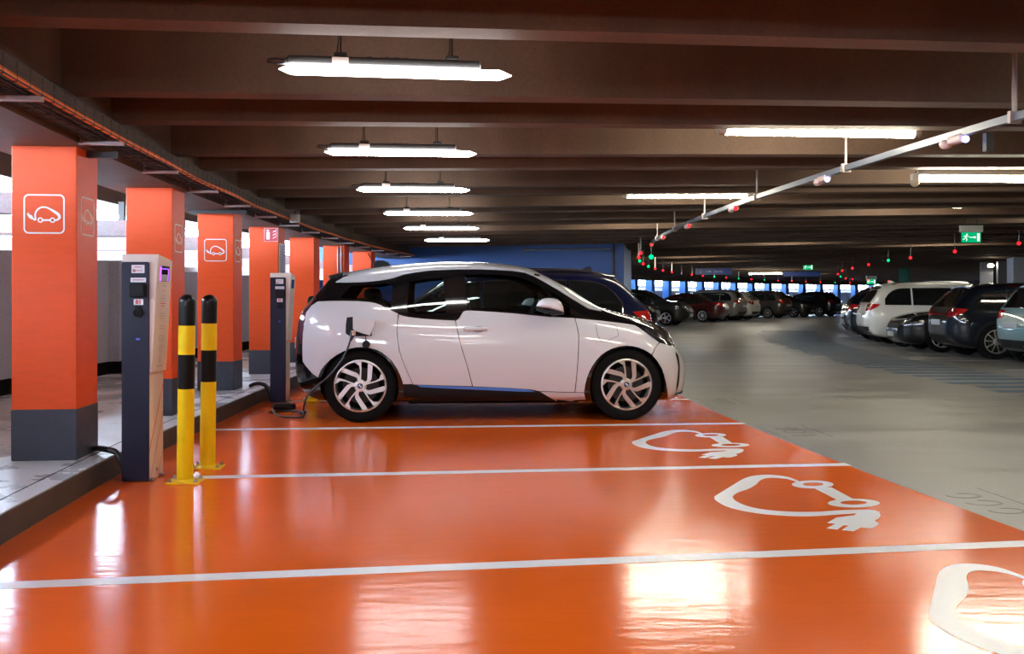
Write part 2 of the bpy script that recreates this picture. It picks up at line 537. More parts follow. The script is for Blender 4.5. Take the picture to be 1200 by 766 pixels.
# ghost of ground-off stencils beside the bays
GHOST = concrete('ground_off_paint', (.185, .177, .163), .5, .4, 6)
for px, py in ((1150, 588), (930, 505), (845, 470)):
    p = on_floor(px, py); u, s = u_of(p.x, p.y), s_of(p.x, p.y)
    mb = MB()
    fr = lambda a, b, c, u=u, s=s: ring(u + b, s + a, .001 + c)
    for q in ([(-.42, -.22), (.42, -.22)], [(-.42, .2), (.40, .22)]):
        mb.ribbon(q, .012, .001, fr)
    for k in range(3):
        mb.ribbon([(-.25 + .22 * k + .07 * cos(t * .5), .1 * sin(t * .5)) for t in range(11)], .018, .001, fr)
    mb.build('faded_stencil', GHOST, floor, smooth=False)
# wet patches / tyre rubber on the lane come from the lane material

# kerbed platform on the left
plat = ring_slab(MB(), -2.65, lambda s: kerb_u(s), S0, S1, -.25, .15, 90).build('floor_left', PLATF, smooth=False)
prop(plat, 'raised wet concrete platform behind the orange pillars', 'platform', kind='structure')
k = ring_slab(MB(), lambda s: kerb_u(s) - .03, lambda s: kerb_u(s) + .012, S0, S1, -.02, .142, 90).build('kerb_face', KERB_M, plat, smooth=False, label='dark stained kerb face')
# casting joint behind the kerb
ring_slab(MB(), lambda s: kerb_u(s) - .135, lambda s: kerb_u(s) - .127, -14, 9, .149, .1512, 50).build('joint', BLACK_M, plat, smooth=False)
for k in range(14):
    pass

# ceiling: flange slab, ledger beams, ribs (double tees)
slab = ring_slab(MB(), -3.2, 20.5, S0, S1, 3.0, 3.25, 90).build('ceiling', CEIL, smooth=False)
prop(slab, 'brown concrete ceiling slab above the ribs', 'ceiling', kind='structure')
ledger = ring_slab(MB(), -.64, -.01, S0, S1, 2.17, 3.0, 110).build('beam', CEIL, smooth=False)
prop(ledger, 'long concrete ledger beam carried by the orange pillars', 'beam', kind='structure')
edge = ring_slab(MB(), -3.1, -2.45, S0, S1, 2.52, 3.0, 110).build('beam', CEIL, smooth=False)
prop(edge, 'dark concrete edge beam above the outside openings', 'beam', kind='structure')
ZB = 2.474
def zrib(u): return ZB + .011 * (u - 3.15)
A1, A2, AP = -.1338, -.1125, .0344
KMIN, KMAX = -6, 34
for k in range(KMIN, KMAX):
    mb = MB()
    for a in (A1 + AP * k, A2 + AP * k):
        e = Vector((cos(a), -sin(a), 0)); n = Vector((sin(a), cos(a), 0))
        base = Vector((CX, CY, 0)) - e * RR
        vs = []
        for u in (-.02, 10, 20.2):
            for z, lo, hi in ((zrib(u), .02, .20), (3.02, -.03, .25)):
                vs += [base + e * u + n * lo + Vector((0, 0, z)), base + e * u + n * hi + Vector((0, 0, z))]
        mb.add(vs, [(0, 1, 5, 4), (4, 5, 9, 8), (0, 4, 6, 2), (4, 8, 10, 6), (1, 3, 7, 5), (5, 7, 11, 9), (0, 2, 3, 1), (8, 9, 11, 10)])
    t = mb.build('beam', CEIL, smooth=False)
    prop(t, 'pair of concrete ceiling ribs running across the bays and the lane', 'beam', 'ceiling ribs', 'structure')

# parapet panels outside, pilasters, opening ledges
mb = ring_slab(MB(), -2.75, -2.40, S0, S1, .15, 1.84, 110)
w = mb.build('wall_left', PARAP, smooth=False)
prop(w, 'grey precast parapet wall beyond the platform', 'wall', kind='structure')
ring_slab(MB(), -2.41, -2.385, S0, S1, .15, .32, 110).build('skirting', BLACK_M, w, smooth=False)
for k in range(-3, 36):
    s = -7.46 + 2.28 * k
    mb = MB()
    mb.add([ring(u, s + d, z) for z in (.15, 1.84) for u, d in ((-2.42, -.16), (-2.27, -.10), (-2.27, .10), (-2.42, .16))],
           [(0, 1, 5, 4), (1, 2, 6, 5), (2, 3, 7, 6), (4, 5, 6, 7)])
    mb.build('pilaster', PARAP, w, smooth=False)
    mb = MB()
    mb.add([ring(u, s + d, z) for z in (.15, .32) for u, d in ((-2.42, -.17), (-2.25, -.11), (-2.25, .11), (-2.42, .17))],
           [(0, 1, 5, 4), (1, 2, 6, 5), (2, 3, 7, 6), (4, 5, 6, 7)])
    mb.build('pilaster_foot', BLACK_M, w, smooth=False)
# cross ledges at every bay: grey concrete with a pale painted upstand under it
PALE = concrete('pale_painted_concrete', (.82, .86, .90), .6, .06, 1.5)
GREYB = concrete('grey_band_concrete', (.40, .40, .42), .7, .10, 1.5)
for k in range(-1, 36):
    s = -7.46 + 2.28 * k + .10
    mb = MB()
    def bx(u0, u1, d0, d1, z0, z1):
        mb.add([ring(u, s + d, z) for z in (z0, z1) for u, d in ((u0, d0), (u1, d0), (u1, d1), (u0, d1))],
               [(0, 1, 5, 4), (1, 2, 6, 5), (2, 3, 7, 6), (3, 0, 4, 7), (4, 5, 6, 7), (3, 2, 1, 0)])
    bx(-2.42, -.49, -.06, .06, 1.755, 1.90)
    o = mb.build('beam', GREYB, smooth=False)
    prop(o, 'short grey cross ledge between an orange pillar and the outside wall', 'beam', 'cross ledges', 'structure')
    mb = MB()
    bx(-2.42, -.49, -.05, .05, 1.625, 1.745)
    mb.build('upstand', PALE, o, smooth=False)
    mb = MB(); bx(-2.36, -2.28, -.03, .03, 1.90, 2.54)
    mb.build('mullion', DARKM, o, smooth=False)

# pillars
def pillar(s, front, col, plinth, label, group, kind='structure'):
    t = thing('column', label, 'pillar', ring(-.262, s, .15), rot_at(s), group)
    t['kind'] = 'structure'
    mb = MB().bbox((0, 0, .18 + .92), (.40, .40, 1.84), .006)
    mb.build('shaft', col, t, smooth=False)
    MB().bbox((0, 0, .165), (.408, .408, .33), .008).build('plinth', plinth, t, smooth=False, label='slate grey painted foot' if plinth is PLINTH else None)
    def sign(fr, m):
        mb = MB()
        r, q = .028, []
        hw = .122
        for cx, cy, a0 in ((1, 1, 0), (-1, 1, 90), (-1, -1, 180), (1, -1, 270)):
            for i in range(6):
                a = radians(a0 + 18 * i)
                q.append((cx * (hw - r) + r * cos(a), cy * (hw - r) + r * sin(a)))
        mb.ribbon(q, .0095, .0008, fr, True)
        picto(mb, fr, .0008, .205, 1.1)
        return mb.build('car_sign', m, t, smooth=False)
    zc = 1.583
    if 'f' in front: sign(lambda a, b, c: Vector((a, -.2006 - c, zc + b)), WHITE_S)
    if 's' in front: sign(lambda a, b, c: Vector((.2006 + c, a, zc + b)), WHITE_F)
    return t
PL = ['orange pillar with a white car-with-plug sign, closest to the camera',
      'orange pillar directly behind the charging post marked B1',
      'orange pillar with a white car-with-plug sign behind the two bollards',
      'orange pillar carrying the red fire extinguisher sign',
      'orange pillar just left of the rear window of the white car',
      'orange pillar with two thin grey conduits on it',
      'orange pillar next to the blue wall, half hidden by the one with conduits']
PF = ['fs', 's', 'fs', '', '', '', '']
PILL = []
for k in range(7):
    PILL.append(pillar(-7.46 + 2.28 * k, PF[k], ORANGE, PLINTH, PL[k], None))
for k in (-1,):
    pillar(-7.46 + 2.28 * k, '', ORANGE, PLINTH, 'orange pillar beside the camera, outside the photo', None)
for k in range(13, 36):
    pillar(-7.46 + 2.28 * k, '', BLUEC, BLUEC, 'blue pillar between bright openings in the far outside wall', 'blue pillars of the far bays')
# conduits on the sixth pillar
mb = MB()
for x in (.085, .145):
    m2 = MB().cyl((x, -.222, .3), (x, -.222, 2.0), .014, 10)
    for z in (.6, 1.0, 1.45, 1.85): m2.box((x, -.215, z), (.045, .03, .02))
    m2.build('conduit', GREYM, PILL[5])

# blue wall closing the bays
s0 = s_at(22.9, 2.5)
mb = MB()
def ringbox(mb, u0, u1, s0, s1, z0, z1):
    n = max(1, int((s1 - s0) / 1.0))
    return ring_slab(mb, u0, u1, s0, s1, z0, z1, n)
o = ringbox(MB(), -2.6, 5.25, s0, s0 + 4.7, 0, 3.0).build('wall_front', BLUEW, smooth=False)
prop(o, 'blue painted wall of a stair core behind the parked cars', 'wall', kind='structure')
t = MB()
p = ring(5.0, s0 - .03); t.cyl(p, p + Vector((0, 0, 2.5)), .03, 10)
for z in (.6, 1.2, 1.8, 2.3): t.box(p + Vector((0, 0, z)), (.09, .05, .03))
t = t.build('downpipe', DARKM); prop(t, 'thin dark vertical pipe at the right end of the blue wall', 'pipe')
t = MB()
t.tube([ring(2.9, s0 - .04, 2.36), ring(4.93, s0 - .04, 2.37)], .022, 8)
t.ell(ring(2.9, s0 - .06, 2.36), (.06, .05, .05), 10, 6)
t = t.build('conduit', GREYM); prop(t, 'grey conduit with a round box running along the top of the blue wall', 'conduit')

# inner side of the ring and the ends
o = ringbox(MB(), 19.6, 20.2, S0, S1, 0, 3.0).build('wall_right', concrete('inner_wall_concrete', (.22, .22, .225), .8, .15, 1), smooth=False)
prop(o, 'grey concrete wall on the inner side of the garage', 'wall', kind='structure')
o = ringbox(MB(), -3, 20, S0 - .3, S0, 0, 3.0).build('wall_back', CEIL, smooth=False); prop(o, 'concrete wall closing the garage behind the camera', 'wall', kind='structure')  # unseen wall, added to keep sky light from entering behind the camera
o = ringbox(MB(), -3, 20, S1, S1 + .3, 0, 3.0).build('wall_far', CEIL, smooth=False); prop(o, 'concrete wall closing the garage at its far end', 'wall', kind='structure')
# inner columns
GREYC = concrete('grey_column_paint', (.30, .31, .34), .6, .1, 1.5)
def inner_col(px, y, w, m, label):
    x = (px - 600) * y / FPX
    s = s_of(x, y)
    mb = MB().bbox((0, 0, 1.24), (w, w, 2.48), .01)
    o = mb.build('column', m, smooth=False); o.location = (x, y, 0); o.rotation_euler = (0, 0, rot_at(s))
    prop(o, label, 'pillar', kind='structure')
inner_col(1060, 41, .42, GREENC, 'dark green pillar behind the roof of the white people carrier')
inner_col(1156, 34, .40, GREYC, 'grey pillar behind the dark blue crossover')
inner_col(1177, 33, .45, concrete('dark_grey_paint', (.12, .12, .125), .6, .1, 1.5), 'dark grey pillar beside the lit doorway lamp')
inner_col(1204, 30, 1.0, GREYC, 'wide grey pillar at the right edge behind the dark blue crossover')
# ================================================================== LAMPS
LED_C = emit_mat('led_light', (1.0, .975, .945), 34.0)
TUBE_C = emit_mat('tube_light', (1.0, .92, .72), 96.0)
HOUS = mat('lamp_housing', (.06, .06, .062), .5, .2)
HOUSW = mat('lamp_housing_pale', (.42, .42, .40), .5)
LABELM = mat('paper_label', (.75, .70, .66), .6)

def batten_light(loc, rz, label, ztop):
    """suspended LED batten, 1.2 m"""
    t = thing('batten_light', label, 'ceiling light', loc, rz, 'LED battens above the charging bays')
    prof = [(-.038, .028), (-.043, .014), (-.036, -.004), (-.018, -.014), (.018, -.014), (.036, -.004), (.043, .014), (.038, .028)]
    rows = []
    for x, k, dz in ((-.605, .06, .009), (-.585, .36, .006), (-.56, .72, .002), (-.538, 1, 0), (.538, 1, 0), (.56, .72, .002), (.585, .36, .006), (.605, .06, .009)):
        rows.append([Vector((x, y * k, z * k + dz)) for y, z in prof])
    mb = MB().grid(rows, True)
    mb.f += [tuple(range(8)), tuple(range(56, 64))[::-1]]; mb.m += [0, 0]
    mb.build('diffuser', LED_C, t, ang=50)
    mb = MB().bbox((-.06, 0, .056), (1.00, .052, .048), .012, 0)
    mb.bbox((-.53, 0, .05), (.10, .04, .034), .01, 0)
    for x in (-.27, -.14, -.05, .0, .05, .30): mb.cyl((x, 0, .078), (x, 0, .088), .012, 10)
    mb.build('housing', HOUS, t)
    MB().tube([(-.57, 0, .052), (-.62, .0, .062), (-.66, .0, .058), (-.665, 0, .046), (-.62, 0, .038), (-.57, 0, .04)], .006, 8).build('cord', CABLE, t)
    MB().box((-.29, -.0275, .056), (.085, .003, .036)).build('sticker', LABELM, t, smooth=False)
    for x in (-.29, .29):
        mb = MB().bbox((x, 0, .09), (.07, .05, .022), .006)
        mb.cyl((x, 0, .1), (x, 0, ztop), .004, 8)
        mb.tube([(x - .02, 0, .1), (x - .012, 0, .15), (x - .012, 0, ztop)], .003, 6)
        mb.box((x, 0, ztop - .02), (.03, .04, .05))
        mb.build('hanger', DARKM, t)
    return t
LN = ['first and largest LED batten of the row hung above the orange bays',
      'second LED batten of the row above the orange bays',
      'third LED batten of the row hung above the orange bays',
      'fourth LED batten of the row above the orange bays',
      'fifth LED batten of the row above the orange bays',
      'sixth and last LED batten of the row, just above the blue wall']
for i, (cx, cy, y) in enumerate(((465, 87, 4.92), (470, 180.5, 7.52), (484.5, 223.5, 10.05), (502, 251, 12.7), (517, 268.3, 15.1), (535.5, 282, 17.55))):
    p = at_depth(cx, cy, y)
    batten_light(p, rot_at(s_of(p.x, p.y)), LN[i], 3.0 - p.z)
for y in (2.4, -.1, -2.6):  # unseen battens continuing the row, added for the light they give
    p = ring(1.95, s_at(y, 1.95), 2.335)
    batten_light(p, rot_at(s_of(p.x, p.y)), 'LED batten above the bays beside and behind the camera', 3.0 - p.z)

def tube_light(loc, rz, label, group, dome=False, L=1.62):
    t = thing('tube_light', label, 'ceiling light', loc, rz, group)
    MB().lathe([(.0, -L / 2 + .02), (.026, -L / 2 + .02), (.028, -L / 2 + .06), (.028, L / 2 - .06), (.026, L / 2 - .02), (0, L / 2 - .02)], 14, axis='y').build('tube', TUBE_C, t).rotation_euler = (0, 0, pi / 2)
    mb = MB().bbox((0, .0, .062), (L - .06, .085, .055), .02, 0)
    for x in (-.45, .0, .45): mb.cyl((x, 0, .08), (x, 0, .125), .01, 8)
    mb.build('housing', HOUSW, t)
    for sx in (-1, 1):
        m2 = MB().lathe([(.0, 0), (.036, 0), (.04, .02), (.04, .05), (.03, .06), (0, .06)], 14, axis='y')
        e = m2.build('end_cap', HOUSW, t); e.rotation_euler = (0, 0, pi / 2 * sx); e.location = (-sx * (L / 2 - .0) * -1 if False else sx * (L / 2 + .01), 0, .012)
    if dome:
        m2 = MB().ell((-L / 2 + .02, 0, -.03), (.05, .05, .055), 14, 8); m2.cyl((-L / 2 + .02, 0, 0), (-L / 2 + .02, 0, .05), .045)
        m2.build('sensor_dome', mat('milky_plastic', (.62, .58, .48), .35), t)
    return t
def tube_at(u, k, rib, label, group, dome=False, dz=.05, L=1.62):
    a = (A1 if rib == 1 else A2) + AP * k + (.20 + .115) / (RR - u)
    s = a * RR
    return tube_light(ring(u, s, zrib(u) - .005 + dz), rot_at(s), label, group, dome, L)
G1, G2 = 'tube lights along the lane edge', 'tube lights above the driving lane'
tube_at(5.28, 1, 1, 'long warm tube light crossed by the grey sensor rail, first of its row', G1, dz=0)
tube_at(5.36, 3, 1, 'second warm tube light of the row crossed by the grey sensor rail', G1, dz=0)
for k in (-1, 5, 11, 13):
    tube_at(5.3 if k < 9 else 6.6, k, 1, 'warm tube light over the lane edge, tucked behind a ceiling rib', G1)
tube_at(8.1, 2, 1, 'warm tube light with a round sensor dome on its end, at the right edge', G2, True, -.085, 1.75)
for k in (4, 8): tube_at(9.2, k, 1, 'warm tube light over the driving lane, tucked behind a ceiling rib', G2)
for k in (0,): tube_at(8.4, k, 1, 'warm tube light over the lane beside the camera', G2)
for u, ks in ((13.5, (5, 9)),):
    for k in ks: tube_at(u, k, 1, 'warm tube light above the cars parked on the right', 'tube lights above the right-hand bays')
for k in (17, 22): tube_at(6.5, k, 1, 'distant warm tube light over the curve of the lane', 'tube lights over the far lane')
p = at_depth(897, 320.5, 44)
tube_light(p, rot_at(s_of(p.x, p.y)), 'bright tube light hanging between the two blue direction signs', None)
p = at_depth(1161.5, 311, 33.55)
o = thing('sconce_lamp', 'oval warm wall lamp glowing between the grey pillars at the right', 'wall lamp', p)
MB().ell((0, 0, 0), (.10, .05, .055), 14, 8).build('globe', TUBE_C, o); MB().bbox((0, .05, 0), (.24, .04, .14), .02).build('back_plate', HOUSW, o)
MB().box((0, .09, .0), (.06, .08, .06)).build('bracket', HOUSW, o)

# ================================================================== CABLE TRAY under the ledger
t = thing('cable_tray', 'dark wire-mesh cable tray running along the ledger beam above the pillars', 'cable tray', ring(.2, -9, 2.2))
TU = -.07
inv = Matrix.Translation(-t.location)
SA, SB = -11.5, 9.0
def runs(u, z, s0=SA, s1=SB, n=60): return [inv @ ring(u + TU, s0 + (s1 - s0) * i / n, z) for i in range(n + 1)]
mb = MB()
for u, z in ((.10, 2.29), (.10, 2.245), (.10, 2.20), (.155, 2.195), (.21, 2.195), (.265, 2.195), (.32, 2.20), (.32, 2.245), (.32, 2.29)):
    mb.tube(runs(u, z), .004, 5, cap=False)
s = SA
while s < SB:
    mb.tube([inv @ ring(u + TU, s, z) for u, z in ((.10, 2.295), (.10, 2.195), (.32, 2.195), (.32, 2.295))], .0028, 4, cap=False)
    s += .16
mb.build('basket', DARKM, t)
BRK = mat('bracket_zinc', (.36, .31, .31), .45, .5)
s = s_at(4.63, .2)
while s > SA: s -= 1.36
s += 1.36
while s < SB:
    m2 = MB()
    rz = Matrix.Rotation(rot_at(s), 3, 'Z')
    m2.box(inv @ ring(.19 + TU, s, 2.176), (.27, .045, .022), rz)
    m2.box(inv @ ring(.072 + TU, s, 2.23), (.012, .06, .12), rz)
    m2.build('bracket', BRK, t, smooth=False)
    s += 1.36
def run_cable(name, u, z, r, m, label, amp=.012):
    pts = []
    for i in range(110):
        s = SA + (SB - SA) * i / 109
        pts.append(ring(u + TU + amp * sin(s * 2.3 + u * 40), s, z + r + .003 + .004 * (1 + sin(s * 3.1 + u * 9))))
    o = MB().tube(pts, r, 7).build(name, m)
    prop(o, label, 'cable')
run_cable('power_cable', .288, 2.198, .017, mat('orange_cable', (.95, .20, .02), .5), 'bright orange cable lying in the wire cable tray')
run_cable('power_cable', .215, 2.198, .016, CABLE, 'thick black cable in the middle of the wire tray', .008)
run_cable('power_cable', .15, 2.198, .014, CABLE, 'thinner black cable on the wall side of the wire tray', .006)
for y in (6.25, 10.4):
    s = s_at(y, 0)
    o = MB().box((0, 0, 0), (.62, .041, .041)).build('hanging_strut', DARKM, smooth=False)
    o.location = ring(-.18, s, 2.146); o.rotation_euler = (0, 0, rot_at(s))
    prop(o, 'short dark steel strut under the ledger beam beside the %s pillar' % ('first' if y < 7 else 'third'), 'strut')
p = at_depth(345.5, 256, 12.2)
o = thing('junction_box', 'small pale grey box fixed to the cable tray above the fire extinguisher sign', 'junction box', p, rot_at(s_of(p.x, p.y)))
MB().bbox((0, 0, 0), (.12, .08, .11), .012).build('box', HOUSW, o); MB().bbox((0, -.045, 0), (.10, .012, .09), .008).build('lid', HOUSW, o)
MB().cyl((0, .02, .05), (0, .02, .10), .012).build('gland', DARKM, o)

# ================================================================== CHARGING POSTS
NAVY = mat('navy_front_panel', (.014, .014, .034), .42, spec=.3)
CREAM = mat('cream_metal', (.74, .62, .55), .38, coat=.2)
REDP = mat('red_print', (.62, .03, .02), .5)
GREYT = mat('grey_print', (.47, .41, .39), .6)
PAPER = mat('white_sticker', (.74, .72, .76), .5)
VIOL = emit_mat('violet_screen_light', (.42, .10, 1.0), 2.2)
SCRN = mat('screen_glass', (.02, .02, .03), .08)
SCRG = mat('screen_picture', (.42, .48, .50), .3)
def charging_post(loc, rz, label, text, lit):
    t = thing('charging_post', label, 'charging station', loc, rz, 'charging posts')
    Fy = -.125
    frf = lambda y0: (lambda a, b, c: Vector((a, y0 - c, b)))
    # lower cream column and tapered head
    MB().bbox((.0, 0, .36), (.172, .246, .72), .006).build('column', CREAM, t, smooth=False)
    mb = MB()
    sec = lambda y, dz: [Vector((-.090, y, .706)), Vector((.104, y, .706)), Vector((.148, y, 1.476 - dz)), Vector((-.090, y, 1.476 - dz))]
    mb.grid([sec(-.128, 0), sec(.125, .035)], True); mb.f += [(0, 1, 2, 3), (7, 6, 5, 4)]; mb.m += [0, 0]
    o = mb.build('head', CREAM, t, smooth=False)
    bv = o.modifiers.new('edge', 'BEVEL'); bv.width = .005; bv.segments = 2
    # navy front panel with rounded top corners
    q = [(-.0865, .006), (.089, .006), (.089, 1.405)]
    q += [(.077 + .012 * cos(radians(a)), 1.413 + .012 * sin(radians(a))) for a in range(0, 91, 18)]
    q += [(-.0745 + .012 * cos(radians(a)), 1.413 + .012 * sin(radians(a))) for a in range(90, 181, 18)]
    fp = MB().prism(q, .012, frf(-.128)).build('front_panel', NAVY, t, smooth=False)
    y1 = -.1405
    def plate(x0, x1, z0, z1, m, nm, dp=.0015):
        return MB().bbox(((x0 + x1) / 2, y1 - dp / 2, (z0 + z1) / 2), (x1 - x0, dp, z1 - z0), .003, 1).build(nm, m, t, smooth=False)
    for x0, x1, z0, z1 in ((-.022, .062, 1.352, 1.405), (-.028, .072, 1.293, 1.322)):
        plate(x0, x1, z0, z1, PAPER, 'sticker')
        mb = MB(); h = z1 - z0
        if h > .04:
            for k, (m0, w) in enumerate(((.30, .74), (.74, .5))):
                mb.box(((x0 + x1) / 2 + (.008 if k == 0 else 0) * 0, y1 - .002, z0 + h * m0), ((x1 - x0) * w, .001, .005))
            mb.lathe([(.0, -.001), (.010, -.001), (.010, .0), (0, 0)], 14, (x0 + .017, y1 - .0015, z0 + h * .3), 'y')
        else:
            mb.box(((x0 + x1) / 2, y1 - .002, z0 + h * .5), ((x1 - x0) * .7, .001, .006))
        mb.build('print', mat('faded_red_print', (.55, .16, .18), .6), t, smooth=False)
    # hinged socket cover, B1 plate, round socket, small badge
    mb = MB().bbox((.022, y1 - .012, 1.240), (.104, .03, .088), .012, 1); mb.bbox((.022, y1 - .03, 1.245), (.09, .012, .07), .01, 1)
    mb.build('socket_cover', BLACK_P, t)
    plate(-.008, .054, 1.146, 1.184, PAPER, 'number_plate')
    mb = text_mesh(text, .036, lambda a, b, c: Vector((.023 + a, y1 - .0016 - c, 1.165 + b)), MB(), .001, bold=.0014)
    mb.build('lettering', REDP, t, smooth=False)
    mb = MB().lathe([(.030, 0), (.033, -.008), (.030, -.016), (.024, -.016), (.022, -.006), (0, -.006)], 24, (.023, y1, 1.095), 'y')
    mb.bbox((.023, y1 - .012, 1.132), (.03, .02, .014), .004, 1)
    for k in range(5):
        a = 2 * pi * k / 5 + .3
        mb.lathe([(.005, -.006), (.005, -.013), (0, -.013)], 10, (.023 + .012 * cos(a), y1, 1.095 + .012 * sin(a)), 'y')
    mb.build('socket', BLACK_P, t)
    plate(.006, .032, .918, .932, mat('blue_badge', (.06, .08, .5), .4), 'badge')
    # side face of the head: screen, printed lines, small tower mark
    xs = lambda z: .104 + .044 * (z - .706) / .77 + .001
    def side(y0, y1_, z0, z1, m, nm, dx=.0016):
        mb = MB()
        mb.add([Vector((xs(z) + d, y, z)) for d in (-.002, dx) for z in (z0, z1) for y in (y0, y1_)],
               [(0, 1, 3, 2), (4, 6, 7, 5), (0, 4, 5, 1), (2, 3, 7, 6), (0, 2, 6, 4), (1, 5, 7, 3)])
        return mb.build(nm, m, t, smooth=False)
    if lit:
        side(-.085, .075, 1.300, 1.402, SCRN, 'screen')
        side(-.070, .055, 1.302, 1.345, SCRG, 'screen_picture', .0022)
        side(-.085, -.068, 1.302, 1.398, VIOL, 'screen_glow', .0026); side(.052, .062, 1.302, 1.385, VIOL, 'screen_glow', .0026)
        side(-.075, .06, 1.380, 1.385, VIOL, 'screen_glow', .0026)
    else:
        side(-.085, .075, 1.300, 1.402, mat('blue_screen', (.02, .07, .16), .2), 'screen')
    z = 1.285
    for k, (w, m) in enumerate(((.05, GREYT), (.08, GREYT), (0, None), (.03, REDP), (0, None), (.06, GREYT), (.09, GREYT), (.09, GREYT), (.10, REDP), (.06, REDP), (0, None), (0, None), (.10, GREYT), (.10, GREYT), (.06, GREYT), (0, 0), (0, 0), (.07, GREYT), (.08, GREYT), (0, 0), (0, 0), (.09, GREYT), (.10, GREYT), (.08, GREYT), (0, 0), (.09, GREYT), (.08, GREYT), (.05, GREYT))):
        if w: side(-.005 - w / 2, -.005 + w / 2, z, z + .0045, m, 'print', .0014)
        z -= .0165
    mb = MB()
    zz = .765
    mb.add([Vector((xs(zz + b) + .0015, -.005 + a, zz + b)) for a, b in ((-.018, 0), (-.006, .025), (-.002, .06), (0, .085), (.002, .06), (.006, .025), (.018, 0), (.008, 0), (0, .016), (-.008, 0))], [(0, 1, 8, 9), (1, 2, 3, 4, 5, 8), (5, 6, 7, 8)])
    mb.build('tower_mark', GREYT, t, smooth=False)
    side(-.05, .04, .738, .746, GREYT, 'print', .0014)
    # red slanted pin stripes on the lower side
    mb = MB()
    for z0, z1, w in ((.20, .62, .010), (.02, .44, .007), (.02, .17, .005)):
        y0_, y1_ = -.12, .12
        if z0 == .02: y0_ = -.10 if z1 > .3 else .02
        mb.add([Vector((.0868, y, z)) for y, z in ((y0_, z0 - w), (y0_, z0 + w), (y1_, z1 + w), (y1_, z1 - w))], [(0, 1, 2, 3)])
    mb.build('pin_stripe', REDP, t, smooth=False, fix=False)
    mb = MB()
    for y in (-.10, .06): mb.bbox((.096, y, .012), (.03, .03, .022), .004)
    mb.cyl((.088, 0, .06), (.092, 0, .06), .012)
    mb.build('anchor', STEEL, t)
    return t
charging_post((-2.44, 6.215, .003), 0.0, 'navy and cream charging post marked B1 with a violet-lit screen, in front of the bollards', 'B1', True)
charging_post((-2.665, 10.80, .003), rot_at(s_at(10.8)), 'dark charging post behind the white car, under the framed notice', 'B2', False)

# hoses feeding the posts
def hose(pts, r, label):
    P = [Vector(p) for p in pts]; Q = []
    for i in range(len(P) - 1):
        a, b, c, d = P[max(i - 1, 0)], P[i], P[i + 1], P[min(i + 2, len(P) - 1)]
        for k in range(6):
            t = k / 6
            Q.append(.5 * ((2 * b) + (c - a) * t + (2 * a - 5 * b + 4 * c - d) * t * t + (3 * b - a - 3 * c + d) * t ** 3))
    Q.append(P[-1])
    o = MB().tube(Q, r, 10).build('conduit_hose', CABLE); prop(o, label, 'hose')
    return o
hose([(-2.835, 6.36, .172), (-2.76, 6.27, .19), (-2.68, 6.2, .195), (-2.61, 6.18, .18), (-2.57, 6.17, .12), (-2.545, 6.17, .06), (-2.535, 6.17, .03)], .019, 'black hose looping over the kerb to the charging post marked B1')
hose([(-3.05, 10.95, .172), (-2.98, 10.85, .20), (-2.90, 10.8, .21), (-2.83, 10.8, .18), (-2.79, 10.8, .10), (-2.775, 10.8, .03)], .022, 'black hose looping over the kerb to the charging post behind the car')

# ================================================================== BOLLARDS
def bollard(loc, lean, label):
    t = thing('bollard', label, 'bollard', loc, 0.08, 'yellow and black bollards')
    r = .0525
    MB().lathe([(0, .010), (r, .010), (r, 1.14)], 32).build('post', YELLOW, t, ang=40)
    MB().lathe([(r + .0008, .605), (r + .0008, .826)], 32).build('band', BLACKB, t)
    prof = [(r + .0008, 1.013), (r + .0008, 1.165)] + [((r + .0008) * cos(radians(a)), 1.165 + .050 * sin(radians(a))) for a in range(8, 91, 8)] + [(0, 1.2155)]
    MB().lathe(prof, 32).build('cap', BLACKB, t, ang=60)
    pl = MB().bbox((0, 0, .006), (.21, .17, .012), .004); pl.lathe([(r + .010, .012), (r + .002, .022), (r, .026)], 24)
    pl.build('base_plate', YELLOW, t)
    for sx in (-1, 1):
        for sy in (-1, 1):
            MB().lathe([(0, .038), (.006, .036), (.006, .027), (.012, .026), (.012, .015), (.016, .015), (.016, .012), (0, .012)][::-1], 6, (sx * .082, sy * .062, 0)).build('bolt', STEEL, t, ang=20)
    t.rotation_euler = (0, lean, .08)
    return t
p = on_floor(215.5, 566); bollard((p.x, p.y + .02, .003), .012, 'yellow and black bollard standing next to the charging post marked B1')
p = on_floor(242, 549); bollard((p.x, p.y + .02, .003), .012, 'yellow and black bollard second from the charging post marked B1')
p = on_floor(365, 470); bollard((p.x, p.y + .02, .003), .0, 'yellow and black bollard mostly hidden behind the tail of the white car')

# ================================================================== SIGNS ON PILLARS
PR = mat('sign_red', (.55, .012, .03), .4); PW = mat('sign_white', (.78, .78, .76), .4)
pl = PILL[3]; s4 = -7.46 + 2.28 * 3
o = thing('fire_sign', 'red fire extinguisher sign with flames high on the fourth orange pillar', 'sign', ring(-.262 + .105, s4 - .2035, 2.06), rot_at(s4))
MB().bbox((0, 0, 0), (.195, .004, .19), .004, 1).build('plate', PR, o, smooth=False)
mb = MB(); f = lambda a, b, c: Vector((a, -.0022 - c, b))
mb.ribbon([(-.093, -.09), (.093, -.09), (.093, .09), (-.093, .09)], .007, .0006, f, True)
mb.prism([(-.068, -.065), (-.02, -.065), (-.02, .03), (-.03, .045), (-.058, .045), (-.068, .03)], .0006, f)
mb.prism([(-.052, .045), (-.036, .045), (-.036, .062), (-.02, .066), (-.02, .072), (-.066, .072), (-.07, .05), (-.062, .05), (-.058, .064), (-.052, .062)], .0006, f)
for k in range(3):
    z = -.05 + .042 * k
    mb.ribbon([(.018, z), (.035, z - .012 + .02), (.045, z + .02), (.06, z + .012), (.074, z + .05)], [.004, .012, .014, .012, .003], .0006, f)
mb.build('pictogram', PW, o, smooth=False)
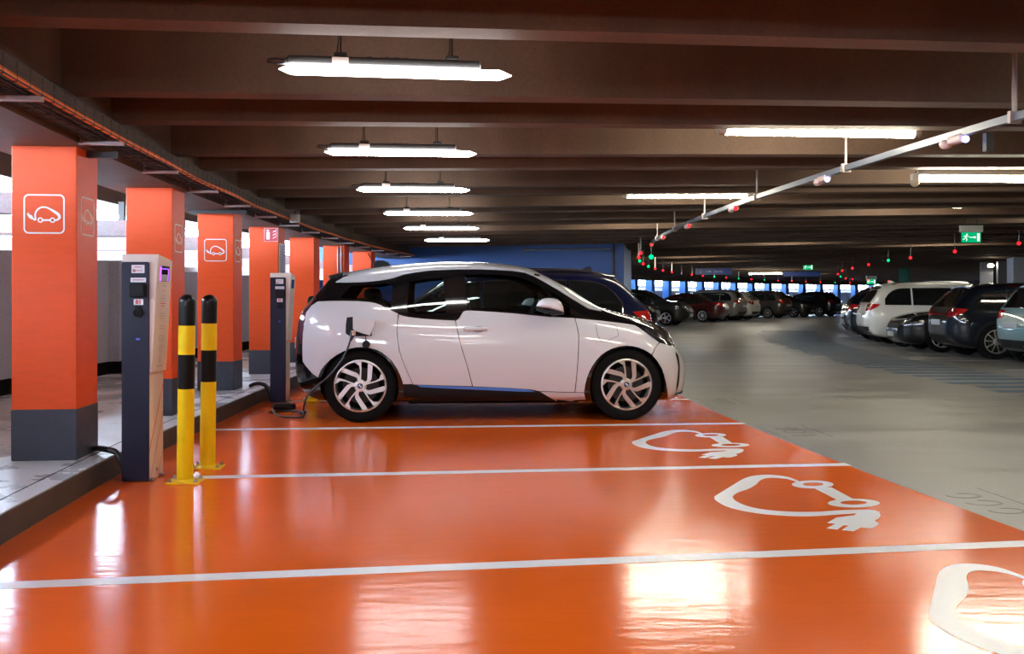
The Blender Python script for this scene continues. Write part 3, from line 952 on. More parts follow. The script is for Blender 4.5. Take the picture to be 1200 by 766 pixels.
o = thing('notice_frame', 'framed pale lilac notice on the side of the fourth orange pillar', 'notice board', ring(-.0585, s4, 1.72), rot_at(s4))
MB().bbox((0, 0, 0), (.006, .33, .44), .006, 0).build('sheet', mat('lilac_paper', (.40, .38, .56), .5), o, smooth=False)
mb = MB()
for y in (-.165, .165): mb.box((.004, y, 0), (.014, .02, .46))
for z in (-.22, .22): mb.box((.004, 0, z), (.014, .35, .02))
mb.build('frame', PW, o, smooth=False)
mb = MB()
for k in range(9): mb.box((.0036, 0, .15 - .037 * k), (.001, .26 if k % 3 else .18, .010))
mb.build('print', mat('blue_grey_print', (.22, .22, .36), .6), o, smooth=False)

# ================================================================== SENSOR RAIL OVER THE LANE EDGE
RAILM = mat('rail_paint', (.11, .12, .145), .42, .3)
REDL, GRNL, BLUL = emit_mat('red_indicator', (1, .008, .012), 4.5), emit_mat('green_indicator', (.0, .9, .16), 2.6), emit_mat('blue_white_indicator', (.35, .45, 1), 12)
PINKP = mat('pale_pink_plastic', (.62, .48, .46), .5)
UR, ZR = 5.75, 2.30
t = thing('sensor_rail', 'long grey sensor rail hung from the ceiling over the lane edge', 'rail', ring(UR, -6, ZR))
inv = Matrix.Translation(-t.location)
SE = s_at(18.9, UR)
rows = []
for i in range(61):
    s = -14 + (SE + 14) * i / 60
    rows.append([inv @ ring(UR + du, s, ZR + dz) for du, dz in ((-.022, -.024), (.022, -.024), (.022, .024), (-.022, .024))])
mb = MB().grid(rows, True); mb.f += [(0, 1, 2, 3), (243, 242, 241, 240)]; mb.m += [0, 0]
mb.build('rail', RAILM, t, smooth=False)
for k, yy in enumerate((5.75, 8.0, 10.3, 12.7, 15.1, 17.5)):
    s = s_at(yy, UR)
    m2 = MB().cyl(inv @ ring(UR, s, ZR + .02), inv @ ring(UR, s, 3.0), .016 if k == 0 else .011, 8)
    m2.box(inv @ ring(UR, s, ZR), (.075, .03, .075), Matrix.Rotation(rot_at(s), 3, 'Z'))
    m2.build('hanger', mat('hanger_rod', (.36, .30, .28), .5, .3), t)
def sensor(px, py, m):
    y = FPX * (ZR - EYE) / (HOR - py)
    s = s_at(y, UR)
    R = Matrix.Rotation(rot_at(s), 3, 'Z')
    b = MB().bbox((0, 0, 0), (.07, .17, .06), .02, 1)
    b.ell((0, .14, -.01), (.04, .06, .036), 12, 8)
    b.v = [inv @ (ring(UR, s, ZR - .035) + R @ p) for p in b.v]
    o = b.build('sensor', PINKP, t)
    MB().ell(inv @ ring(UR - .02, s - .13, ZR - .055), (.022, .022, .022), 12, 8).build('indicator', m, o)
for px, py, m in ((1128, 157, BLUL), (963, 205, BLUL), (863, 240, REDL), (810, 261, REDL), (780, 275, REDL), (762, 284, REDL)): sensor(px, py, m)
s = s_at(FPX * (ZR - EYE) / (HOR - 150), UR)
m2 = MB().box((0, 0, 0), (.05, .04, .12)); R = Matrix.Rotation(rot_at(s), 3, 'Z'); m2.v = [inv @ (ring(UR + .07, s, ZR - .09) + R @ p) for p in m2.v]
m2.build('clip', DARKM, t, smooth=False)
MB().cyl(inv @ ring(UR, SE, ZR), inv @ ring(UR, SE, ZR - .26), .012, 8).build('drop_rod', RAILM, t)
MB().ell(inv @ ring(UR, SE, ZR - .28), (.045, .045, .045), 12, 8).build('indicator', GRNL, t)
# bay indicators on rods further round the curve
pat = 'rrgrgrrrwrrgrgrgrrrrgrr'
WHTR = mat('white_rod', (.75, .74, .66), .4)
for i in range(22):
    s = SE + 2.35 * (i + .6)
    u = 5.6
    c = pat[i % len(pat)]
    o = thing('hanging_bay_light', '%s bay light hanging on a thin rod beyond the end of the sensor rail' % {'r': 'red', 'g': 'green', 'w': 'unlit'}[c], 'indicator light', ring(u, s, 2.16), rot_at(s), 'hanging %s bay lights' % {'r': 'red', 'g': 'green', 'w': 'unlit'}[c])
    MB().box((0, 0, .21), (.035, .02, .38)).build('rod', WHTR if i % 2 else RAILM, o, smooth=False)
    MB().cyl((0, 0, .40), (0, 0, .84), .01, 6).build('hanger', RAILM, o)
    MB().ell((0, 0, 0), (.035, .035, .035), 10, 6).build('lamp', {'r': REDL, 'g': GRNL, 'w': HOUSW}[c], o)
for i, (px, py, y, c) in enumerate(((1119, 294.5, 20.5, 'r'), (1194, 285, 19.5, 'r'), (1067, 302, 24, 'r'), (1041, 305, 27, 'g'), (1018, 310, 30, 'r'), (999, 314, 32, 'r'), (987, 317, 36, 'r'), (982, 321, 40, 'r'), (985, 324, 42, 'g'), (991, 326, 44, 'r'), (999, 327, 46, 'r'), (1017, 328, 44, 'r'), (1041, 329.5, 44, 'r'))):
    p = at_depth(px, py, y)
    o = thing('hanging_bay_light', '%s bay light on a rod above the cars on the right' % {'r': 'red', 'g': 'green'}[c], 'indicator light', p, 0, '%s bay lights above the right-hand cars' % {'r': 'red', 'g': 'green'}[c])
    MB().cyl((0, 0, .03), (0, 0, 3.0 - p.z), .01, 6).build('rod', RAILM, o)
    MB().ell((0, 0, 0), (.036, .036, .036), 10, 6).build('lamp', REDL if c == 'r' else GRNL, o)

# ================================================================== HANGING SIGNS
SGN = emit_mat('exit_sign_green', (.0, .40, .16), 1.0); SGW = emit_mat('exit_sign_white', (.75, 1, .85), 1.1)
def exit_sign(px, py, y, label, sc=1.0):
    p = at_depth(px, py, y)
    o = thing('exit_sign', label, 'exit sign', p, rot_at(s_of(p.x, p.y)))
    MB().bbox((0, 0, .12 * sc), (.40 * sc, .06, .12 * sc), .01).build('housing', HOUSW, o)
    MB().cyl((-.1 * sc, 0, .17 * sc), (-.1 * sc, 0, 3.0 - p.z), .01, 6).build('hanger', DARKM, o)
    MB().cyl((.1 * sc, 0, .17 * sc), (.1 * sc, 0, 3.0 - p.z), .01, 6).build('hanger', DARKM, o)
    MB().box((0, 0, -.03 * sc), (.33 * sc, .02, .18 * sc)).build('panel', SGN, o, smooth=False)
    f = lambda a, b, c: Vector((a * sc, -.0105 - c, (b - .03) * sc))
    mb = MB()
    mb.prism([(.10, -.07), (.145, -.07), (.145, .07), (.10, .07)], .001, f)                       # doorway
    mb.ribbon([(-.03, 0), (.055, 0)], .016, .001, f); mb.prism([(.05, -.028), (.085, 0), (.05, .028)], .001, f)  # arrow
    mb.prism([(-.075 + .014 * cos(k * .63), .052 + .014 * sin(k * .63)) for k in range(10)], .001, f)           # running figure
    mb.ribbon([(-.085, .034), (-.10, -.005)], .024, .001, f)
    mb.ribbon([(-.10, -.005), (-.075, -.03), (-.085, -.065)], .014, .001, f); mb.ribbon([(-.10, -.005), (-.125, -.035), (-.15, -.04)], .014, .001, f)
    mb.ribbon([(-.085, .03), (-.06, .01), (-.04, .022)], .010, .001, f); mb.ribbon([(-.09, .03), (-.118, .028), (-.132, .005)], .010, .001, f)
    mb.build('pictogram', SGW, o, smooth=False)
exit_sign(1138, 276, 16.6, 'green running-man exit sign with an arrow, above the right-hand cars')
exit_sign(947, 312, 40, 'small distant green exit sign over the curve of the lane', 1.2)
exit_sign(1021, 329, 52, 'tiny green exit sign just left of the white people carrier roof', 1.5)
BLUS = mat('direction_sign_blue', (.012, .05, .26), .4)
TXT = mat('sign_lettering', (.32, .42, .62), .5)
def dir_sign(px, py, y, w, h, txt, label):
    p = at_depth(px, py, y)
    o = thing('direction_sign', label, 'sign', p, rot_at(s_of(p.x, p.y)) * .5)
    MB().bbox((0, 0, 0), (w, .05, h), .01, 1).build('panel', BLUS, o, smooth=False)
    for x in (-w * .4, w * .4): MB().cyl((x, 0, h / 2 - .01), (x, 0, 3.0 - p.z), .012, 6).build('hanger', DARKM, o)
    if txt:
        f = lambda a, b, c: Vector((a, -.0255 - c, b))
        mb = text_mesh(txt, h * .55, lambda a, b, c: f(a + w * .12, b, c), MB(), .002)
        mb.ribbon([(-w * .36, h * .25), (-w * .36, -h * .2)], h * .07, .002, f); mb.prism([(-w * .36 - h * .14, -h * .1), (-w * .36 + h * .14, -h * .1), (-w * .36, -h * .32)][::-1], .002, f)
        mb.ribbon([(-w * .22, 0), (-w * .12, 0)], h * .07, .002, f); mb.prism([(-w * .13, -h * .14), (-w * .13, h * .14), (-w * .06, 0)][::-1], .002, f)
        mb.build('lettering', TXT, o, smooth=False)
dir_sign(836.5, 318, 38, 1.45, .26, 'Sortie', 'blue hanging sign with arrows and the word Sortie over the far cars')
dir_sign(939, 321, 46, 1.75, .24, '', 'blank blue hanging sign right of the bright distant tube light')
# ================================================================== CAR KIT
from mathutils.interpolate import poly_3d_calc
def pchip(P):
    xs = [p[0] for p in P]; ys = [p[1] for p in P]; n = len(P)
    h = [xs[i + 1] - xs[i] for i in range(n - 1)]; d = [(ys[i + 1] - ys[i]) / h[i] for i in range(n - 1)]
    m = [0.0] * n; m[0], m[-1] = d[0], d[-1]
    for i in range(1, n - 1):
        if d[i - 1] * d[i] > 0:
            w1, w2 = 2 * h[i] + h[i - 1], h[i] + 2 * h[i - 1]
            m[i] = (w1 + w2) / (w1 / d[i - 1] + w2 / d[i])
    def f(x):
        if x <= xs[0]: return ys[0]
        if x >= xs[-1]: return ys[-1]
        i = 0
        while x > xs[i + 1]: i += 1
        t = (x - xs[i]) / h[i]
        return ((1 + 2 * t) * (1 - t) ** 2 * ys[i] + t * (1 - t) ** 2 * h[i] * m[i] + t * t * (3 - 2 * t) * ys[i + 1] + t * t * (t - 1) * h[i] * m[i + 1])
    return f

def crom(P, nsub):
    """centripetal Catmull-Rom through 2D points, tangents mirrored at both ends (symmetry about y=0)"""
    Q = [Vector(p) for p in P]
    a = Vector((-Q[1].x, Q[1].y)); b = Vector((-Q[-2].x, Q[-2].y))
    E = [a] + Q + [b]
    out = []
    for i in range(1, len(E) - 2):
        p0, p1, p2, p3 = E[i - 1], E[i], E[i + 1], E[i + 2]
        t0 = 0; t1 = t0 + max((p1 - p0).length, 1e-4) ** .5; t2 = t1 + max((p2 - p1).length, 1e-4) ** .5; t3 = t2 + max((p3 - p2).length, 1e-4) ** .5
        for k in range(nsub[i - 1]):
            t = t1 + (t2 - t1) * k / nsub[i - 1]
            A1_ = p0 * ((t1 - t) / (t1 - t0)) + p1 * ((t - t0) / (t1 - t0))
            A2_ = p1 * ((t2 - t) / (t2 - t1)) + p2 * ((t - t1) / (t2 - t1))
            A3_ = p2 * ((t3 - t) / (t3 - t2)) + p3 * ((t - t2) / (t3 - t2))
            B1 = A1_ * ((t2 - t) / (t2 - t0)) + A2_ * ((t - t0) / (t2 - t0))
            B2 = A2_ * ((t3 - t) / (t3 - t1)) + A3_ * ((t - t1) / (t3 - t1))
            out.append(B1 * ((t2 - t) / (t2 - t1)) + B2 * ((t - t1) / (t2 - t1)))
    out.append(Q[-1])
    return out

RIGHT = (Vector((1, 0, 0)), Vector((0, 0, 1)), Vector((0, 1, 0)))        # looking at the right side, ray towards +y
TOP = (Vector((1, 0, 0)), Vector((0, 1, 0)), Vector((0, 0, -1)))
REAR = (Vector((0, 1, 0)), Vector((0, 0, 1)), Vector((1, 0, 0)))
FRONT = (Vector((0, 1, 0)), Vector((0, 0, 1)), Vector((-1, 0, 0)))
def corner(ax, ay):
    """view onto a corner: ax = -1 rear / +1 front, right side; a grows towards the front (rear corner: towards the right side)"""
    D = Vector((-ax, 1.0, 0)).normalized()
    E = Vector((1, 0, 0)) - D * D.x
    return (E.normalized(), Vector((0, 0, 1)), D)
RR_C, FR_C = corner(-1, 0), corner(1, 0)

class Shell:
    def __init__(s, A, x0, x1, nst=90, fine=1.0):
        s.A = {k: pchip(v) for k, v in A.items()}
        s.x0, s.x1 = x0, x1
        nsub = [max(1, int(k * fine + .5)) for k in (3, 2, 8, 8, 11, 5, 5, 5)]
        xs = []
        for i in range(nst + 1):
            t = i / nst
            xs.append(x0 + (x1 - x0) * (t - .78 * sin(2 * pi * t) / (2 * pi)))
        rows = [s.section(x, nsub) for x in xs]
        def cap(r, x, k):
            c = sum((p for p in r), Vector((0, 0, 0))) / len(r)
            return [Vector((x, p.y * k, c.z + (p.z - c.z) * k)) for p in r]
        pre = [cap(rows[0], x0 - d, k) for k, d in ((.02, .022), (.5, .020), (.85, .012))]
        post = [cap(rows[-1], x1 + d, k) for k, d in ((.85, .012), (.5, .020), (.02, .022))]
        s.rows = pre + rows + post
        s.n = len(rows[0])
        mb = MB().grid(s.rows, True)
        s.V = mb.v
        s.F = mb.f
        T = []
        for f in s.F: T += [(f[0], f[1], f[2]), (f[0], f[2], f[3])]
        s.T = T
        N = [Vector((0, 0, 0)) for _ in s.V]
        for f in T:
            n = (s.V[f[1]] - s.V[f[0]]).cross(s.V[f[2]] - s.V[f[0]])
            for i in f: N[i] += n
        c = sum((v for v in s.V), Vector((0, 0, 0))) / len(s.V)
        sgn = 1 if sum(N[i].dot(s.V[i] - c) for i in range(0, len(N), 7)) > 0 else -1
        s.N = [(n * sgn).normalized() if n.length > 1e-12 else Vector((0, 0, 1)) for n in N]
        s.bvh = BVHTree.FromPolygons(s.V, T)
    def section(s, x, nsub):
        g = {k: f(x) for k, f in s.A.items()}
        zr, zt, wr = g['zr'], g['zt'], g['wr']
        P = [(0, g['zb']), (g['ws'] * .8, g['zb']), (g['ws'], g['zb'] + .05), (g['wm'], g['zm']), (g['wb'], g['zbl']),
             (wr, zr), (wr * .82, zr + .52 * (zt - zr)), (wr * .45, zr + .88 * (zt - zr)), (0, zt)]
        h = crom(P, nsub)
        L = [Vector((x, -p.x, p.y)) for p in h]
        return L + [Vector((x, -p.y, p.z)) for p in L[-2:0:-1]]
    def hit(s, o, d):
        loc, nrm, fi, dist = s.bvh.ray_cast(o, d)
        if loc is None:
            # the nearest point of the body to the ray, found by stepping
            best = None
            t = (s.x0 + s.x1) * 0
            for k in range(0, 60):
                p = o + d * (3.0 + k * .08)
                l, n_, f_, ds = s.bvh.find_nearest(p)
                if best is None or ds < best[0]: best = (ds, l, f_)
            loc, fi = best[1], best[2]
        t = s.T[fi]
        w = poly_3d_calc([s.V[i] for i in t], loc)
        n = sum((s.N[i] * ww for i, ww in zip(t, w)), Vector((0, 0, 0)))
        return loc, n.normalized()

def grid_cut(poly, g):
    """triangulate a 2D polygon and cut it along a square grid"""
    bm = bmesh.new()
    P = [Vector((p[0], p[1], 0)) for p in poly]
    vs = [bm.verts.new(p) for p in P]
    for t in tessellate_polygon([P]):
        try: bm.faces.new([vs[i] for i in t])
        except ValueError: pass
    for ax in (0, 1):
        lo = min(p[ax] for p in P); hi = max(p[ax] for p in P)
        k = math.floor(lo / g) + 1
        while k * g < hi - 1e-5:
            co = Vector((0, 0, 0)); co[ax] = k * g
            no = Vector((0, 0, 0)); no[ax] = 1
            bmesh.ops.bisect_plane(bm, geom=bm.verts[:] + bm.edges[:] + bm.faces[:], dist=1e-6, plane_co=co, plane_no=no)
            k += 1
    bmesh.ops.remove_doubles(bm, verts=bm.verts, dist=1e-6)
    bm.verts.index_update()
    V = [v.co.copy() for v in bm.verts]; F = [tuple(v.index for v in f.verts) for f in bm.faces]
    B = [tuple(v.index for v in e.verts) for e in bm.edges if len(e.link_faces) == 1]
    bm.free()
    return V, F, B

def panel(sh, name, poly, fr, m, parent, off=.004, g=.05, lip=.008, mirror=None, label=None):
    """sheet that follows the body, outlined by a polygon in view `fr`. mirror: None, True (only mirrored) or 'both' (two objects)"""
    E1, E2, D = fr
    V, F, B = grid_cut(poly, g)
    PV, NV = [], []
    for v in V:
        loc, n = sh.hit(E1 * v.x + E2 * v.y - D * 6.0, D)
        PV.append(loc + n * off); NV.append(n)
    FF = []
    for f in F:
        n = (PV[f[1]] - PV[f[0]]).cross(PV[f[2]] - PV[f[0]])
        FF.append(f if n.dot(NV[f[0]]) >= 0 else f[::-1])
    nb = len(PV)
    idx = {}
    LV, LN_ = [], []
    for e in B:
        for i in e:
            if i not in idx:
                idx[i] = (nb + len(LV), nb + len(LV) + 1)
                LV += [PV[i], PV[i] - NV[i] * lip]
                LN_ += [NV[i], NV[i]]
    LF = []
    for a, b in B: LF.append((idx[a][0], idx[b][0], idx[b][1], idx[a][1]))
    out = []
    for mir in ((False, True) if mirror == 'both' else (bool(mirror),)):
        k = Vector((1, -1, 1)) if mir else Vector((1, 1, 1))
        vs = [p * k for p in PV] + [p * k for p in LV]
        ns = [p * k for p in NV] + [p * k for p in LN_]
        me = bpy.data.meshes.new(name)
        me.from_pydata([tuple(p) for p in vs], [], [f[::-1] if mir else f for f in FF] + LF)
        me.materials.append(m)
        me.update()
        me.polygons.foreach_set('use_smooth', [True] * len(me.polygons))
        me.normals_split_custom_set_from_vertices([tuple(n) for n in ns])
        o = bpy.data.objects.new(name, me); COL.objects.link(o); o.parent = parent
        if label: o['label'] = label
        out.append(o)
    return out

def seam(sh, name, pts, fr, m, parent, r=.003, sink=.001, both=True, closed=False):
    """thin dark joint line lying on the body"""
    E1, E2, D = fr
    P = []
    for a, b in zip(pts, pts[1:] + (pts[:1] if closed else [])):
        n = max(1, int(sqrt((b[0] - a[0]) ** 2 + (b[1] - a[1]) ** 2) / .05))
        for k in range(n):
            q = (a[0] + (b[0] - a[0]) * k / n, a[1] + (b[1] - a[1]) * k / n)
            loc, nn = sh.hit(E1 * q[0] + E2 * q[1] - D * 6, D); P.append(loc + nn * (.004 - sink))
    if not closed:
        q = pts[-1]; loc, nn = sh.hit(E1 * q[0] + E2 * q[1] - D * 6, D); P.append(loc + nn * (.004 - sink))
    for mir in ((1, -1) if both else (1,)):
        MB().tube([Vector((p.x, p.y * mir, p.z)) for p in P], r, 6, closed=closed).build(name, m, parent)

def in_poly(x, y, P):
    c = False; j = len(P) - 1
    for i in range(len(P)):
        if (P[i][1] > y) != (P[j][1] > y) and x < (P[j][0] - P[i][0]) * (y - P[i][1]) / (P[j][1] - P[i][1]) + P[i][0]: c = not c
        j = i
    return c

def shell_mesh(sh, name, m, parent, holes, drop=None, label=None):
    """the body itself; holes = polygons in side view (x, z) or ('top', polygon in plan)"""
    me = bpy.data.meshes.new(name)
    me.from_pydata([tuple(v) for v in sh.V], [], sh.F)
    bm = bmesh.new(); bm.from_mesh(me)
    bmesh.ops.recalc_face_normals(bm, faces=bm.faces)
    for h in holes:
        kind, P = h
        ia, ib = (0, 1) if kind == 'top' else (0, 2)
        zmin = .8 if kind == 'top' else -9
        for i in range(len(P)):
            a, b = P[i], P[(i + 1) % len(P)]
            pad = .03
            lo = (min(a[0], b[0]) - pad, min(a[1], b[1]) - pad); hi = (max(a[0], b[0]) + pad, max(a[1], b[1]) + pad)
            fs = []
            for f in bm.faces:
                xs = [v.co[ia] for v in f.verts]; ys = [v.co[ib] for v in f.verts]
                if max(xs) > lo[0] and min(xs) < hi[0] and max(ys) > lo[1] and min(ys) < hi[1] and min(v.co.z for v in f.verts) > zmin: fs.append(f)
            if kind == 'wheel': fs = [f for f in fs if abs(f.calc_center_median().y) > .5]
            co = Vector((0, 0, 0)); no = Vector((0, 0, 0))
            co[ia], co[ib] = a; no[ia], no[ib] = (b[1] - a[1]), -(b[0] - a[0])
            if no.length < 1e-9: continue
            ed = list({e for f in fs for e in f.edges}); vv = list({v for f in fs for v in f.verts})
            bmesh.ops.bisect_plane(bm, geom=vv + ed + fs, dist=1e-5, plane_co=co, plane_no=no)
        rem = []
        for f in bm.faces:
            c = f.calc_center_median()
            if c.z > zmin and in_poly(c[ia], c[ib], P):
                if kind == 'wheel' and abs(c.y) < .5: continue
                rem.append(f)
        bmesh.ops.delete(bm, geom=rem, context='FACES')
    if drop:
        rem = [f for f in bm.faces if drop(f.calc_center_median())]
        bmesh.ops.delete(bm, geom=rem, context='FACES')
    bm.to_mesh(me); bm.free()
    me.materials.append(m)
    me.polygons.foreach_set('use_smooth', [True] * len(me.polygons))
    o = bpy.data.objects.new(name, me); COL.objects.link(o); o.parent = parent
    if label: o['label'] = label
    return o

RIM_S = mat('rim_silver', (.78, .75, .73), .30, .85)
RIM_D = mat('rim_dark', (.03, .03, .032), .4, .4)
DISC = mat('brake_steel', (.04, .036, .034), .6, .7)
ROUND_B = mat('roundel_blue', (.02, .12, .45), .35)
ROUND_W = mat('roundel_white', (.75, .75, .75), .35)
ROUND_K = mat('roundel_black', (.01, .01, .012), .3)

def wheel(parent, x, yo, R, rr, width, side, style='five', rot=0.0, rim=None):
    """side -1 = right. yo = distance of the tyre's outer face from the centre line"""
    rim = rim or RIM_S
    Y = lambda d: side * (yo - d)
    cz = R
    def f(a, b, c): return Vector((x + a, Y(c), cz + b))
    # rim ring and spokes
    mb = MB()
    prof = [(rr, .012), (rr - .004, .004), (rr - .016, .002), (rr - .020, .008), (rr - .022, .05), (rr - .035, width - .02)]
    n = 48
    mb.grid([[f(p[0] * cos(2 * pi * k / n), p[0] * sin(2 * pi * k / n), p[1]) for k in range(n)] for p in prof], True)
    def poly(P, c0, c1, a):
        ca, sa = cos(a), sin(a)
        Q = [((p[0] * ca - p[1] * sa) * rr, (p[0] * sa + p[1] * ca) * rr) for p in P]
        mb.prism(Q, c1 - c0, lambda u, v, w: f(u, v, c0 + w))
    if style == 'turbine':
        for k in range(5):
            a = 2 * pi * k / 5 + rot
            poly([(-.055, .14), (-.045, .58), (-.09, .76), (-.33, .91), (-.18, .965), (-.03, .98), (.0, .58), (.012, .14)], .010, .032, a)
            poly([(.10, .10), (.235, .235), (.245, .34), (.225, .955), (.41, .895), (.405, .30), (.36, .20), (.18, .06)], .014, .034, a)
    elif style == 'five':
        for k in range(5):
            a = 2 * pi * k / 5 + rot
            poly([(-.10, .12), (-.07, .60), (-.13, .96), (.13, .96), (.07, .60), (.10, .12)], .014, .04, a)
    else:
        for k in range(10):
            a = 2 * pi * k / 10 + rot
            poly([(-.055, .15), (-.03, .60), (-.07, .96), (.05, .96), (.02, .60), (.045, .15)], .012, .036, a)
    mb.lathe([(0, 0), (.040, 0), (.058, .012), (.060, .04)], 20)
    k0 = len(mb.v) - 80
    for i in range(k0, len(mb.v)):
        p = mb.v[i]; mb.v[i] = f(p.x, p.y, .008 + p.z)
    w = mb.build('wheel', rim, parent, ang=30)
    tp = [(rr - .012, width * .95), (rr + .002, width), (R - .03, width + .004), (R - .006, width - .012), (R, width - .035), (R, .035), (R - .006, .014), (R - .025, .002), (R - .05, .0), (rr + .012, .006), (rr, .012), (rr - .012, .02)]
    n = 56
    mb = MB().grid([[f(p[0] * cos(2 * pi * k / n), p[0] * sin(2 * pi * k / n), p[1]) for k in range(n)] for p in tp], True)
    mb.build('tyre', RUBBER, w, ang=40)
    mb = MB()
    n = 32
    mb.grid([[f(r * cos(2 * pi * k / n), r * sin(2 * pi * k / n), c) for k in range(n)] for r, c in ((.001, .062), (rr * .68, .062), (rr * .68, .075))], True)
    mb.build('brake_disc', DISC, w)
    mb = MB()
    mb.grid([[f(r * cos(2 * pi * k / n), r * sin(2 * pi * k / n), c) for k in range(n)] for r, c in ((.001, .088), (rr - .03, .088))], True)
    mb.build('backing_plate', BLACK_M, w)
    return w, f

def roundel(f, parent, r, c):
    """small round badge: dark ring, blue and white quarters"""
    n = 24
    mb = MB(); mb.prism([(r * cos(2 * pi * k / n), r * sin(2 * pi * k / n)) for k in range(n)], -.003, lambda a, b, w: f(a, b, c + w))
    o = mb.build('hub_badge', ROUND_K, parent, smooth=False)
    for q, m in enumerate((ROUND_B, ROUND_W, ROUND_B, ROUND_W)):
        P = [(0, 0)] + [(.66 * r * cos(pi / 2 * q + pi / 2 * k / 6), .66 * r * sin(pi / 2 * q + pi / 2 * k / 6)) for k in range(7)]
        MB().prism(P, -.002, lambda a, b, w: f(a, b, c - .003 + w)).build('badge_quarter', m, o, smooth=False)
# ================================================================== THE WHITE ELECTRIC CAR
RW, FW = (-1.450, 8.96), (1.111, 9.12)
TH = atan2(FW[1] - RW[1], FW[0] - RW[0])
TYO = .82
CAR_O = Vector((RW[0] - TYO * sin(TH), RW[1] + TYO * cos(TH), .003))
ecar = thing('electric_car', 'white electric hatchback with black bonnet, plugged in on the orange bay', 'car', CAR_O, TH)
M_INV = (Matrix.Translation(CAR_O) @ Matrix.Rotation(TH, 4, 'Z')).inverted()
CAM_L = M_INV @ Vector((0, 0, EYE)); ROT_L = M_INV.to_3x3()

PAINT = mat('pearl_white_paint', (.60, .60, .635), .30, coat=.9, coat_rough=.03)
def widen(P, d=.0024):
    ar = sum(P[i - 1][0] * P[i][1] - P[i][0] * P[i - 1][1] for i in range(len(P)))
    sg = 1 if ar > 0 else -1
    Q = []
    n = len(P)
    for i in range(n):
        a, b, c = P[i - 1], P[i], P[(i + 1) % n]
        nx = ny = 0
        for p, q in ((a, b), (b, c)):
            l = sqrt((q[0] - p[0]) ** 2 + (q[1] - p[1]) ** 2) or 1
            nx += (q[1] - p[1]) / l * sg; ny += -(q[0] - p[0]) / l * sg
        l = sqrt(nx * nx + ny * ny) or 1
        Q.append((b[0] + nx / l * d, b[1] + ny / l * d))
    return Q
A = dict(
 zb=[(-.67, .52), (-.645, .38), (-.58, .27), (-.46, .21), (-.3, .185), (0, .18), (1.2, .175), (2.6, .17), (3.02, .17), (3.15, .20), (3.22, .25), (3.26, .36)],
 ws=[(-.67, .36), (-.645, .52), (-.58, .64), (-.46, .72), (-.3, .77), (0, .80), (1.2, .81), (2.3, .81), (2.75, .78), (2.95, .73), (3.1, .62), (3.2, .47), (3.26, .30)],
 zm=[(-.67, .62), (-.6, .62), (0, .62), (1.2, .56), (2.5, .60), (3.0, .56), (3.26, .46)],
 wm=[(-.67, .42), (-.645, .585), (-.6, .675), (-.52, .745), (-.4, .80), (-.2, .848), (0, .872), (.5, .882), (1.2, .8875), (2.2, .886), (2.5, .876), (2.75, .845), (2.95, .785), (3.08, .705), (3.16, .60), (3.22, .48), (3.26, .34)],
 zbl=[(-.67, .72), (-.64, .84), (-.60, .98), (-.5, 1.06), (-.4, 1.10), (-.2, 1.10), (.3, 1.06), (.9, 1.02), (1.5, 1.03), (2.2, .985), (2.5, .95), (2.75, .90), (2.95, .80), (3.08, .70), (3.16, .62), (3.22, .56), (3.26, .50)],
 wb=[(-.67, .42), (-.645, .56), (-.6, .65), (-.5, .71), (-.4, .745), (-.2, .79), (.3, .825), (.9, .835), (1.5, .835), (2.2, .82), (2.5, .80), (2.75, .765), (2.95, .71), (3.08, .64), (3.16, .55), (3.22, .44), (3.26, .31)],
 zr=[(-.67, .76), (-.64, .90), (-.60, 1.03), (-.5, 1.16), (-.4, 1.27), (-.3, 1.345), (-.1, 1.375), (.25, 1.415), (.6, 1.462), (1.0, 1.48), (1.3, 1.472), (1.6, 1.435), (1.8, 1.355), (2.0, 1.235), (2.2, 1.105), (2.35, 1.055), (2.5, 1.015), (2.75, .955), (2.95, .88), (3.08, .79), (3.13, .70), (3.18, .62), (3.22, .57), (3.26, .51)],
 wr=[(-.67, .38), (-.64, .50), (-.6, .57), (-.5, .60), (-.4, .60), (-.3, .60), (.0, .61), (.6, .625), (1.2, .625), (1.6, .63), (1.9, .655), (2.2, .70), (2.4, .71), (2.6, .69), (2.8, .64), (3.0, .56), (3.1, .48), (3.18, .40), (3.26, .27)],
 zt=[(-.67, .80), (-.645, .93), (-.61, 1.05), (-.54, 1.15), (-.45, 1.25), (-.385, 1.345), (-.34, 1.405), (-.30, 1.428), (-.2, 1.449), (-.06, 1.480), (.1, 1.505), (.35, 1.534), (.53, 1.546), (.83, 1.561), (1.12, 1.559), (1.48, 1.534), (1.63, 1.508), (1.76, 1.463), (1.92, 1.394), (2.1, 1.283), (2.28, 1.178), (2.45, 1.095), (2.52, 1.070), (2.73, 1.020), (2.85, .985), (2.96, .945), (3.07, .875), (3.11, .80), (3.15, .70), (3.19, .62), (3.23, .58), (3.26, .54)])
SH = Shell(A, -.67, 3.26, 150, 1.4)

def cpt(p):
    """photo point on the camera side of the body -> (x, z) on the body"""
    d = ROT_L @ Vector(((p[0] - 600) / FPX, 1, (HOR - p[1]) / FPX)); d.normalize()
    loc, nrm, fi, ds = SH.bvh.ray_cast(CAM_L, d)
    if loc is None:
        t = (-.55 - CAM_L.y) / d.y; q = CAM_L + d * t
        l, n_, f_, dd = SH.bvh.find_nearest(q)
        loc = l
    return (loc.x, loc.z)
def pp(L): return [cpt(p) for p in L]
def plane_pt(p, yl):
    d = ROT_L @ Vector(((p[0] - 600) / FPX, 1, (HOR - p[1]) / FPX))
    return CAM_L + d * ((yl - CAM_L.y) / d.y)
def arc_pts(cx, cy, r, a0, a1, n=14, ry=None):
    return [(cx + r * cos(radians(a0 + (a1 - a0) * k / n)), cy - (ry or r) * sin(radians(a0 + (a1 - a0) * k / n))) for k in range(n + 1)]

